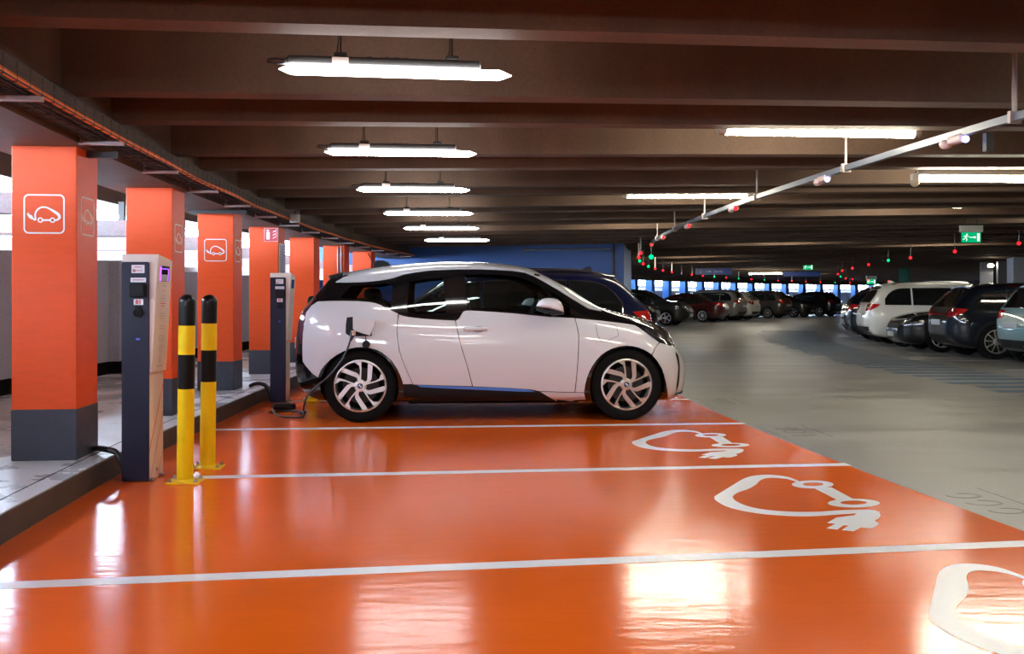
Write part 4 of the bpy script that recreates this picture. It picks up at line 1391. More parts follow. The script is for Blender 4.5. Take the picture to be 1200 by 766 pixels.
# windows cut out of the body
W_Q = pp([(399, 349.2), (411.5, 335), (440, 333.4), (452, 331), (460.5, 335), (458, 361), (449, 356), (434, 351.2)])
W_R = pp([(479.8, 330.2), (499, 327), (519, 325.2), (521, 345), (523.5, 366.8), (500, 367.5), (480, 367.6), (476.8, 362)])
W_F = pp([(544.8, 322), (560, 321.4), (580, 321.6), (600, 323.5), (618, 328), (632, 335), (641, 342.5), (643, 369), (620, 367.2), (590, 364.8), (548.2, 362.8)])
W_T = pp([(646.5, 341.5), (660, 350.5), (668, 358.5), (668, 369.8), (648.5, 369.2)])
W_W = [(1.74, -.50), (1.74, .50), (2.05, .55), (2.32, .60), (2.42, .50), (2.46, .2), (2.46, -.2), (2.42, -.50), (2.32, -.60), (2.05, -.55)]
W_B = [(-.385, -.44), (-.385, .44), (-.52, .50), (-.52, -.50)]
RWC, FWC = (0.0, .35), (2.57, .35)
def wcirc(c, r): return [(c[0] + r * cos(2 * pi * k / 44), c[1] + r * sin(2 * pi * k / 44)) for k in range(44)]
body = shell_mesh(SH, 'body', BLACK_G, ecar, [('side', W_Q), ('side', W_R), ('side', W_F), ('side', W_T), ('top', W_W), ('top', W_B), ('wheel', wcirc(RWC, .3675)), ('wheel', wcirc(FWC, .3675))], None, 'black gloss bonnet, pillars and tailgate')
GLASS = glass_mat('car_glass', (.62, .72, .70)); GLASS_D = glass_mat('privacy_glass', (.38, .42, .44))
def grow(P, k=.018):
    cx = sum(p[0] for p in P) / len(P); cy = sum(p[1] for p in P) / len(P)
    return [(p[0] + k * (p[0] - cx) / (abs(p[0] - cx) + .05), p[1] + k * (p[1] - cy) / (abs(p[1] - cy) + .05)) for p in P]
panel(SH, 'side_window', grow(W_Q), RIGHT, GLASS_D, ecar, -.005, .06, .001, 'both')
panel(SH, 'side_window', grow(W_R), RIGHT, GLASS, ecar, -.005, .06, .001, 'both')
panel(SH, 'side_window', grow(W_F), RIGHT, GLASS, ecar, -.005, .06, .001, 'both')
panel(SH, 'side_window', grow(W_T), RIGHT, GLASS, ecar, -.005, .06, .001, 'both')
panel(SH, 'windscreen', grow(W_W, .012), TOP, GLASS, ecar, -.005, .08, .001)
panel(SH, 'rear_window', grow(W_B, .012), TOP, GLASS_D, ecar, -.005, .08, .001)

# painted panels, outlines taken from the photo
GQ = .035
RAC, FAC = (422, 456), (733.5, 453.5)
arch_r = [(472.6, 449.6), (471.8, 446), (469.6, 440), (465.6, 431.5), (459, 421.6), (449, 413), (441.5, 409.4), (433.3, 407.2), (425.5, 406.2), (417.5, 406.5), (409.5, 408.2), (401.7, 411.5), (394, 415.8), (387.4, 420.6), (381, 426.8), (375.9, 433.4), (372.6, 441.5)]
quarter = [(372.8, 353.6), (386, 353.1), (403, 353), (420, 353.2), (433.3, 354.3), (440, 355.6), (446.2, 357.7), (454.8, 362.3), (466.2, 367.8), (465.0, 377), (464.4, 387.6), (465.6, 400), (467.2, 410.6), (470.6, 421), (474.6, 431), (483.0, 449.4)] + arch_r + \
          [(367.5, 438), (364.4, 434.8), (358.5, 428), (355.2, 423), (354.9, 407), (355.6, 390), (356.8, 382), (359.4, 366), (365.4, 358.4)]
panel(SH, 'rear_quarter_panel', widen(pp(quarter)), RIGHT, PAINT, ecar, .004, GQ, .008, 'both', 'white rear quarter panel')
rdoor = [(467.7, 368.7), (473, 370.6), (479.6, 371.9), (496.6, 373.9), (517.5, 375.2), (533.0, 375.8), (538.0, 400), (540.4, 408), (546.4, 427), (553.0, 452.0), (520, 451), (484.4, 449.9), (476, 431), (472, 421), (468.6, 410.6), (466.8, 400), (465.8, 387.6), (466.3, 377)]
panel(SH, 'rear_door', widen(pp(rdoor)), RIGHT, PAINT, ecar, .004, GQ, .008, 'both', 'white rear door')
fdoor = [(534.4, 375.8), (537.2, 374.4), (539.6, 371.2), (541.6, 367.6), (543.4, 365.2), (547, 364.2), (551.4, 364.2), (575, 365.5), (600, 367.3), (622, 369.6), (645.3, 371.7), (673.2, 373), (675.8, 383.6), (677.4, 392.5), (677.2, 411), (675.2, 439), (673.0, 458.9), (632, 457.6), (622, 455.6), (600, 454), (575, 453), (554.4, 452.1), (547.8, 427), (541.8, 408), (539.4, 400)]
panel(SH, 'front_door', widen(pp(fdoor)), RIGHT, PAINT, ecar, .004, GQ, .008, 'both', 'white front door')
arch_f = [(763.4, 414.9), (760.2, 412.4), (754.6, 409.2), (747.7, 406.5), (741, 405.1), (733.6, 404.6), (725, 405.6), (716.4, 408.2), (709.8, 411.6), (703.8, 416), (698.4, 421.6), (693.7, 428.5), (690.2, 435.2), (687.4, 442.6), (685.4, 450), (684.2, 459.2)]
fender = [(674.5, 373.1), (697, 375.4), (715.3, 377.4), (730, 379.2), (743.3, 381.2), (750, 385.2), (756, 389.6), (761.8, 394.2), (767, 397.8), (771.6, 401.2), (767.5, 406.6)] + arch_f + [(674.4, 459), (676.6, 439), (678.6, 411), (678.8, 392.5), (677.2, 383.6)]
panel(SH, 'front_wing', widen(pp(fender)), RIGHT, PAINT, ecar, .004, GQ, .008, 'both', 'white front wing')
strim = [(633.5, 458.9), (673.4, 460.2), (684.2, 460.4), (683.6, 473.4), (663, 472.8), (655, 470.6), (646, 466)]
panel(SH, 'sill_trim', widen(pp(strim), .001), RIGHT, PAINT, ecar, .004, GQ, .008, 'both', 'white end of the sill')
sillp = [(473.2, 450.2), (484, 450.4), (520, 451.4), (553.6, 452.6), (575, 453.4), (600, 454.4), (622, 456), (632, 458.2), (640, 462.6), (646, 466.4), (655, 471), (663, 473.2), (620, 473.6), (560, 474), (500, 474.2), (473.2, 474)]
panel(SH, 'sill', pp(sillp), RIGHT, BLACK_P, ecar, .0025, .05, .004, 'both', 'black plastic sill')
acc = [(488, 450.7), (520, 451.9), (551.7, 453), (600, 454.6), (614, 455.4), (622, 456.8), (626.5, 458.6), (610, 458.4), (593, 457.6), (526.7, 454.9), (493, 453.2)]
panel(SH, 'accent_strip', pp(acc), RIGHT, mat('electric_blue_trim', (.04, .20, .62), .3, coat=.5), ecar, .0055, .05, .003, 'both', 'thin blue strip along the sill')
# side of the nose
def y_edge(y, zs, front=True):
    """x on the body for half width y, at heights zs"""
    out = []
    for z in zs:
        loc, n = SH.hit(Vector((6 if front else -6, -y, z)), Vector((-1 if front else 1, 0, 0)))
        out.append((loc.x, z))
    return out
ye = .56
zs = [.245, .30, .36, .42, .48, .54, .60, .645]
nose = pp([(773.0, 402.1), (778, 403.4), (783.6, 405.6), (788.4, 405.4)]) + [(p[0], p[1]) for p in y_edge(ye, zs[::-1])] + pp([(793, 464.6), (786.5, 467.0), (781.6, 468.0), (780.6, 447.3), (776.6, 433.2), (769.6, 421.5), (764.6, 415.8), (768.8, 407.0)])
panel(SH, 'front_bumper', widen(nose, .003), RIGHT, PAINT, ecar, .004, .03, .008, 'both', 'white side of the front bumper')
fz = y_edge(ye, zs)
bump = [(-ye + .004, z) for z in zs] + [(-.3, .665), (0, .67), (.3, .665)] + [(ye - .004, z) for z in zs[::-1]] + [(.40, .225), (0, .222), (-.40, .225)]
panel(SH, 'front_bumper', bump, FRONT, PAINT, ecar, .004, .04, .008, None, 'white front bumper')
panel(SH, 'lower_grille', [(-.42, .26), (.42, .26), (.36, .42), (-.36, .42)], FRONT, BLACK_P, ecar, .007, .05, .006)
for s in (-1, 1):
    P = [(s * .07, .555), (s * .30, .565), (s * .33, .61), (s * .30, .645), (s * .08, .65), (s * .05, .60)]
    panel(SH, 'kidney_grille', P, FRONT, BLACK_P, ecar, .008, .04, .006)
# dark air curtain on the corner of the bumper
slit = [(.985, .66), (1.03, .62), (1.03, .32), (1.005, .25), (.985, .33), (.995, .5), (.97, .62)]
def corner_a(x, y): return Vector((x, y, 0)).dot(FR_C[0])
ca = corner_a(3.10, -.66)
panel(SH, 'air_curtain', [(ca + a - 1.0, z) for a, z in slit], FR_C, BLACK_P, ecar, .0055, .04, .004, 'both')
# splitter
rows = []
for k in range(25):
    y = -.66 + 1.32 * k / 24
    loc, n = SH.hit(Vector((6, y, .245)), Vector((-1, 0, 0)))
    rows.append([Vector((loc.x - .10, y, .20)), Vector((loc.x + .022, y, .228)), Vector((loc.x + .022, y, .245)), Vector((loc.x - .06, y, .25))])
MB().grid(rows, True).build('splitter', BLACK_P, ecar)
# headlights
HL = mat('headlight_glass', (.03, .03, .035), .05, coat=1.0)
head = pp([(752.0, 383.4), (758, 385.2), (766, 387.2), (776, 387.9), (784, 391.0), (787.2, 394.4), (787.6, 400), (787.4, 404.0), (782.8, 404.0), (777.4, 402.0), (772.4, 400.0), (767.5, 396.6), (762, 392.6)])
hl = panel(SH, 'headlight', head, RIGHT, HL, ecar, .006, .03, .008, 'both')
for h, s in zip(hl, (-1, 1)):
    for (px, py), r in (((783.0, 397.5), .045), ((772, 394.5), .032)):
        x, z = cpt((px, py)); loc, n = SH.hit(Vector((x, -6, z)), Vector((0, 1, 0)))
        q = loc + n * .007
        R = n.to_track_quat('Y', 'Z').to_matrix()
        b = MB().lathe([(r, 0), (r, .004), (r * .8, .005), (r * .75, .001), (0, .002)], 20, axis='y')
        b.v = [(q + R @ p) * Vector((1, -s, 1)) for p in b.v]
        b.build('lamp', mat('lamp_chrome', (.55, .56, .58), .12, 1.0), h)
# roof: white sides and top
side_up = [(x, SH.hit(Vector((x, -.46, 5)), Vector((0, 0, -1)))[0].z) for x in (-.19, -.06, .1, .35, .6, .85, 1.1, 1.35, 1.55, 1.72)]
low = pp([(393.4, 331.0), (403, 331.3), (411.8, 331.2), (426, 330.7), (440.5, 329.5), (454.8, 327.3), (462, 325.6), (473, 321.8), (486, 319.4), (505.7, 317.0), (533, 315.7), (564.5, 315.7), (583, 316.4), (600, 317.5), (615.3, 319.8), (625.7, 323.9), (638.8, 330.9), (653, 339.4), (671.4, 351.2), (689.7, 361.9), (705.0, 364.7)])
up = pp([(705.0, 363.9), (697, 358.6), (684, 349.6), (668, 338.8), (657, 331.4)])
rearb = pp([(410, 322.6), (403, 325.0), (397.4, 328.2)])
cant = low + up + side_up[::-1] + rearb
panel(SH, 'roof_side', cant, RIGHT, PAINT, ecar, .004, .035, .006, 'both', 'white roof side running into the windscreen pillar')
panel(SH, 'roof', [(-.185, -.458), (-.185, .458), (1.715, .458), (1.74, .3), (1.75, 0), (1.74, -.3), (1.715, -.458)], TOP, PAINT, ecar, .004, .06, .006, None, 'white roof')
# spoiler lip, aerial fin, wiper
rows = []
for k in range(17):
    y = -.52 + 1.04 * k / 16
    e = .03 * (abs(y) / .52) ** 3
    rows.append([Vector((-.20, y, 1.462 - e)), Vector((-.375 + e * 2, y, 1.422 - e)), Vector((-.382 + e * 2, y, 1.405 - e)), Vector((-.30, y, 1.372 - e)), Vector((-.20, y, 1.40 - e))])
mb = MB().grid(rows, True); mb.f += [(0, 1, 2, 3, 4), (84, 83, 82, 81, 80)]; mb.m += [0, 0]
mb.build('spoiler', BLACK_P, ecar, ang=50)
mb = MB()
fin = [(.245, 1.515), (.225, 1.575), (.20, 1.592), (.14, 1.595), (.06, 1.575), (.0, 1.535), (-.03, 1.485)]
rows = [[Vector((x, .0 + s * .028 * (1 if i in (0, 6) else .6), z)) for s in (-1, 1)] for i, (x, z) in enumerate(fin)]
P = [(lambda q: (q.x, q.z))(plane_pt(p, 0)) for p in ((437.5, 313.5), (439, 307.0), (442, 305.0), (449, 304.8), (454, 306.6), (458.5, 311.5))]
mb.prism(P, .044, lambda a, b, c: Vector((a, -.022 + c, b)))
o = mb.build('aerial_fin', BLACK_P, ecar, smooth=False); bv = o.modifiers.new('edge', 'BEVEL'); bv.width = .012; bv.segments = 3
MB().tube([plane_pt(p, 0) for p in ((439, 311), (435.4, 304), (431.2, 296.8))], [.008, .006, .005], 8).build('aerial', BLACK_P, ecar)
# tail lights
TL = mat('tail_light_glass', (.085, .02, .045), .08, coat=1.0)
tail = pp([(352.6, 372.4), (355.6, 366.8), (359.8, 359.0), (364.0, 358.4), (358.6, 366), (356.2, 382), (354.8, 390), (354.2, 402), (351.2, 404.0), (350.8, 388)])
panel(SH, 'tail_light', tail, RIGHT, TL, ecar, .006, .03, .006, 'both')
# lower rear bumper insert, number plate
panel(SH, 'rear_bumper', [(-.52, .42), (.52, .42), (.5, .62), (-.5, .62)], REAR, BLACK_P, ecar, .005, .06, .006)
loc, n = SH.hit(Vector((-6, 0, .72)), Vector((1, 0, 0)))
MB().bbox((loc.x - .012, 0, .74), (.01, .52, .11), .004, 0).build('number_plate', mat('plate_white', (.7, .7, .68), .4), ecar, smooth=False)
# underbody between the wheels
MB().bbox((1.28, 0, .20), (1.65, 1.5, .06), .02).build('floor_pan', BLACK_M, ecar)
# wheel housings
for cx in (0, 2.57):
    for s in (-1, 1):
        rows = []
        for k in range(17):
            a = radians(-12 + 204 * k / 16)
            rows.append([Vector((cx + .372 * cos(a), s * .855, .35 + .372 * sin(a))), Vector((cx + .372 * cos(a), s * .50, .35 + .372 * sin(a)))])
        MB().grid(rows).build('wheel_housing', BLACK_M, ecar)
for cx, rot in ((0, radians(-4)), (2.57, radians(3))):
    for s in (-1, 1):
        w, f = wheel(ecar, cx, TYO, .35, .253, .155, s, 'turbine', rot)
        roundel(f, w, .026, .006)
# door handle; its bowl is coloured grey for the recess shade
hx0, hz0 = cpt((543.5, 384.2)); hx1, hz1 = cpt((571.0, 389.0))
for s in (-1, 1):
    loc, n = SH.hit(Vector(((hx0 + hx1) / 2 + .03, -6, (hz0 + hz1) / 2 - .005)), Vector((0, 1, 0)))
    b = MB().ell((loc.x, loc.y, loc.z), (.064, .008, .042), 18, 8)
    b.v = [p * Vector((1, -s, 1)) for p in b.v]
    b.build('handle_bowl', mat('grey_white', (.30, .29, .31), .35, coat=.6), ecar)
    b = MB().bbox(((hx0 + hx1) / 2, loc.y - .030, (hz0 + hz1) / 2 + .012), (abs(hx1 - hx0), .022, .034), .011, 0)
    for x in (hx0 + .02, hx1 - .02): b.bbox((x, loc.y - .012, (hz0 + hz1) / 2 + .010), (.03, .04, .026), .008, 1)
    b.v = [p * Vector((1, -s, 1)) for p in b.v]
    b.build('door_handle', PAINT, ecar, label='white door handle')
# mirrors
m0 = plane_pt((644, 358), -1.0)
for s in (-1, 1):
    MIR = Vector((1, -s, 1))
    # cap: flat-bottomed shell seen from the side, from photo outline
    rows = []
    outl = [(628.6, 358.6), (631.5, 353.4), (636, 350.0), (642, 349.0), (648, 349.3), (653.5, 350.6), (657.5, 354.2), (660.2, 359.5), (661.0, 365.9), (655, 364.6), (648, 362.8), (640, 361.2), (633, 360.4)]
    O2 = [plane_pt(p, -1.0) for p in outl]
    c = sum(O2, Vector((0, 0, 0))) / len(O2)
    for k, y in ((.0, -1.055), (.55, -1.052), (.85, -1.035), (1.0, -1.0), (1.0, -.955), (.93, -.90), (.7, -.865), (0, -.86)):
        rows.append([Vector((c.x + (p.x - c.x) * k, y, c.z + (p.z - c.z) * k)) * MIR for p in O2])
    MB().grid(rows, True).build('mirror_cap', PAINT, ecar, ang=60, label='white door mirror cap')
    outl = [(627.8, 359.4), (634, 361.0), (648, 363.4), (661.0, 366.4), (660.5, 368.4), (652, 368.6), (640, 367.0), (630.5, 364.2)]
    O3 = [plane_pt(p, -1.0) for p in outl]; c3 = sum(O3, Vector((0, 0, 0))) / len(O3)
    rows = []
    for k, y in ((.0, -1.052), (.8, -1.045), (1.0, -1.0), (1.0, -.93), (.8, -.87), (0, -.86)):
        rows.append([Vector((c3.x + (p.x - c3.x) * k, y, c3.z + (p.z - c3.z) * k)) * MIR for p in O3])
    mb = MB().grid(rows, True)
    mb.tube([Vector((c3.x + .03, -.93, c3.z)) * MIR, Vector((c3.x + .06, -.80, c3.z - .03)) * MIR], [.028, .035], 8)
    mb.build('mirror_foot', BLACK_P, ecar)
# joint lines: roof seam, wing cap outline
SEAM = mat('joint_shadow_gap', (.02, .02, .022), .7)
seam(SH, 'roof_joint', pp([(615.8, 319.0), (616.4, 314.4)]), RIGHT, SEAM, ecar, .003, -.001)
seam(SH, 'wing_cap_joint', pp([(699.4, 379.2), (698.3, 380.6), (699.0, 386), (700, 391.7), (701.6, 395.6), (703.6, 398.6), (705.6, 400.2), (708, 400.3), (712, 399.0), (718, 396.5), (723.2, 394), (724.4, 392.6), (723.8, 388), (722.4, 383), (720.6, 381.2), (710, 379.8)]), RIGHT, SEAM, ecar, .0022, -.001, closed=True)
# open charging flap: dark bowl, flap swung forward, hanging cap
bowl = pp([(406.6, 371.8), (413.4, 371.2), (415, 372), (434, 374), (436, 393.6), (416, 394.2), (408.5, 393.0), (405.2, 390.4), (405.4, 380)])
panel(SH, 'charging_bowl', bowl, RIGHT, BLACK_P, ecar, .0055, .03, .004)
fl_ = [plane_pt(p, -.905) for p in [(413.6, 371.6), (428, 372.8), (440, 374.2), (437.5, 384), (433.6, 392.8), (424, 390), (415.8, 387.2), (413.8, 385)]]
mb = MB()
n = len(fl_)
sk = lambda p, d: Vector((p.x, p.y - d - .25 * (p.x - fl_[0].x) * 0, p.z))
mb.add([sk(p, .012) for p in fl_] + [sk(p, .002) for p in fl_], [tuple(range(n)), tuple(range(2 * n - 1, n - 1, -1))] + [(i, (i + 1) % n, n + (i + 1) % n, n + i) for i in range(n)])
mb.box(fl_[2] + Vector((-.02, .02, -.04)), (.03, .06, .03))
mb.build('charging_flap', PAINT, ecar, smooth=False, label='white charging flap standing open')
capc = plane_pt((429.2, 403.4), -.895)
mb = MB().lathe([(.0, -.02), (.030, -.02), (.036, -.014), (.036, .006), (0, .008)], 20, (capc.x, capc.y, capc.z), 'y')
mb.tube([capc + Vector((-.004, 0, .03)), capc + Vector((-.006, .012, .085))], .004, 6)
mb.build('socket_cap', BLACK_P, ecar)

# interior: seats, wheel, dashboard
INT = mat('dark_cloth', (.045, .042, .042), .85); INT2 = mat('seat_leather', (.16, .14, .13), .6)
for s in (-1, 1):
    mb = MB().ell((1.25, s * .36, .62), (.27, .24, .10), 18, 10, e=.6)
    R = Matrix.Rotation(radians(-16), 3, 'Y')
    mb.ell((1.0, s * .36, .93), (.10, .235, .36), 18, 10, R, .6)
    mb.ell((.905, s * .36, 1.31), (.055, .13, .10), 14, 8, R, .7)
    for d in (-.05, .05): mb.cyl((.93, s * .36 + d, 1.18), (.91, s * .36 + d, 1.28), .008, 6)
    mb.build('front_seat', INT, ecar)
    MB().ell((1.03, s * .36, .95), (.075, .18, .30), 16, 10, R, .6).build('seat_panel', INT2, ecar)
mb = MB().ell((.42, 0, .62), (.26, .60, .10), 20, 10, e=.5)
R = Matrix.Rotation(radians(-18), 3, 'Y')
mb.ell((.14, 0, .92), (.09, .60, .30), 20, 10, R, .5)
for s in (-1, 1):
    mb.ell((.055, s * .33, 1.225), (.06, .145, .062), 14, 8, R, .7)
    for d in (-.05, .05): mb.cyl((.07, s * .33 + d, 1.10), (.06, s * .33 + d, 1.2), .008, 6)
mb.build('rear_bench', INT, ecar)
mb = MB().ell((2.10, 0, .86), (.28, .70, .13), 20, 10, e=.55)
mb.bbox((1.86, -.0, 1.0), (.03, .26, .12), .01, 0)
mb.build('dashboard', INT, ecar)
R = Matrix.Rotation(radians(-65), 3, 'Y')
mb = MB().tube([Vector((1.72, .36, 1.0)) + R @ Vector((.18 * cos(2 * pi * k / 28), .18 * sin(2 * pi * k / 28), 0)) for k in range(28)], .015, 8, closed=True)
mb.tube([(1.72, .36, 1.0), (1.95, .36, .90)], .03, 8)
for a in (0, 2.1, 4.2): mb.tube([Vector((1.72, .36, 1.0)), Vector((1.72, .36, 1.0)) + R @ Vector((.18 * cos(a), .18 * sin(a), 0))], .013, 6)
mb.build('steering_wheel', INT, ecar)
MB().bbox((1.2, 0, .30), (2.1, 1.45, .06), .02).build('cabin_floor', BLACK_M, ecar)

# ------------------------------------------------------------------ charging cable: plug, line, brick on the floor
M_W = Matrix.Translation(CAR_O) @ Matrix.Rotation(TH, 4, 'Z')
ctop = plane_pt((413.2, 391.0), -.93)
cabl = thing('charging_cable', 'black charging cable hanging from the open flap of the white car down to the floor', 'cable', (0, 0, 0))
pts = [ctop] + [plane_pt(p, y) for p, y in (((411.0, 397), -.965), ((406, 411), -.975), ((399, 424), -.975), ((386, 440), -.96), ((371.5, 452), -.95), ((363, 460.5), -.96), ((358, 469), -.97))]
W = [M_W @ p for p in pts]
g = [on_floor(355.5, 479.5, .015), on_floor(358, 482.5, .015), on_floor(352, 484, .015), on_floor(345, 480.2, .02), on_floor(337, 476.5, .06), on_floor(322, 475.5, .075), on_floor(318.5, 478, .04), on_floor(322, 484, .015), on_floor(328, 487.4, .015), on_floor(342, 489.2, .015), on_floor(352, 489.0, .015), on_floor(356.3, 486, .015), on_floor(354, 482.5, .03), on_floor(346, 481, .03), on_floor(330, 481, .02), on_floor(316, 483, .016)]
def smooth_path(P, k=6):
    Q = []
    for i in range(len(P) - 1):
        a, b, c, d = P[max(i - 1, 0)], P[i], P[i + 1], P[min(i + 2, len(P) - 1)]
        for j in range(k):
            t = j / k
            Q.append(.5 * ((2 * b) + (c - a) * t + (2 * a - 5 * b + 4 * c - d) * t * t + (3 * b - a - 3 * c + d) * t ** 3))
    return Q + [P[-1]]
MB().tube(smooth_path(W + g), .0085, 9).build('line', CABLE, cabl)
c0, c1 = M_W @ (ctop + Vector((.004, .03, .02))), M_W @ (ctop + Vector((-.004, 0, -.02)))
MB().tube([c0, c1, c1 + (W[1] - W[0]).normalized() * .05], [.026, .022, .013], 12).build('plug', CABLE, cabl)
pc = M_W @ (ctop + Vector((.012, -.012, .008)))
MB().bbox(pc, (.035, .03, .045), .008).build('plug_latch', mat('pinkish_plastic', (.55, .38, .33), .4), cabl)
a, b = on_floor(321, 480.5), on_floor(346, 480)
R = Matrix.Rotation(atan2(b.y - a.y, b.x - a.x) + .05, 3, 'Z')
bk = thing('control_box', 'black in-line control box of the charging cable lying on the orange floor', 'charger box', (a + b) / 2 + Vector((0, 0, .003)), atan2(b.y - a.y, b.x - a.x))
MB().bbox((0, 0, .033), (.235, .10, .06), .018, 0).build('case', BLACK_P, bk)
MB().bbox((0, 0, .064), (.16, .07, .006), .004, 0).build('lid', CABLE, bk)
# ================================================================== THE OTHER CARS
DGLASS = mat('dark_car_glass', (.010, .012, .013), .04, coat=1.0)
CHROME = mat('chrome', (.70, .70, .70), .12, 1.0)
TAILR = mat('tail_lamp_red', (.40, .010, .010), .12, coat=1.0)
TAILG = mat('tail_lamp_lit_edge', (.75, .06, .02), .2)
LAMPC = mat('lamp_clear', (.60, .62, .64), .10, .7, coat=1.0)
PLATE = mat('plate_cream', (.38, .38, .36), .4)
PROF = {
 'suv': [(0, .50), (.008, .62), (.03, .69), (.055, .78), (.11, .93), (.145, .972), (.22, .992), (.36, 1.0), (.5, .982), (.58, .93), (.72, .70), (.75, .675), (.86, .645), (.94, .585), (.98, .50), (1, .42)],
 'hatch': [(0, .50), (.01, .62), (.03, .69), (.07, .80), (.14, .94), (.18, .975), (.27, .995), (.40, 1.0), (.52, .975), (.60, .91), (.745, .68), (.78, .655), (.88, .62), (.95, .55), (.985, .47), (1, .40)],
 'mpv': [(0, .48), (.008, .60), (.025, .67), (.045, .76), (.085, .93), (.12, .975), (.22, .995), (.42, 1.0), (.54, .975), (.62, .90), (.78, .685), (.82, .655), (.90, .60), (.96, .53), (.985, .46), (1, .38)],
 'sedan': [(0, .52), (.008, .60), (.03, .685), (.12, .715), (.16, .73), (.27, .90), (.35, .975), (.45, 1.0), (.54, .975), (.61, .90), (.735, .685), (.76, .66), (.88, .61), (.955, .54), (.985, .47), (1, .38)],
 'mini': [(0, .46), (.012, .58), (.03, .66), (.055, .76), (.10, .93), (.14, .975), (.24, .995), (.40, 1.0), (.52, .98), (.58, .93), (.70, .70), (.73, .68), (.88, .645), (.95, .57), (.985, .48), (1, .40)]}
CAB = {'suv': (.055, .15, .56, .73), 'hatch': (.07, .19, .585, .755), 'mpv': (.05, .13, .60, .80), 'sedan': (.17, .37, .60, .745), 'mini': (.06, .15, .56, .715)}

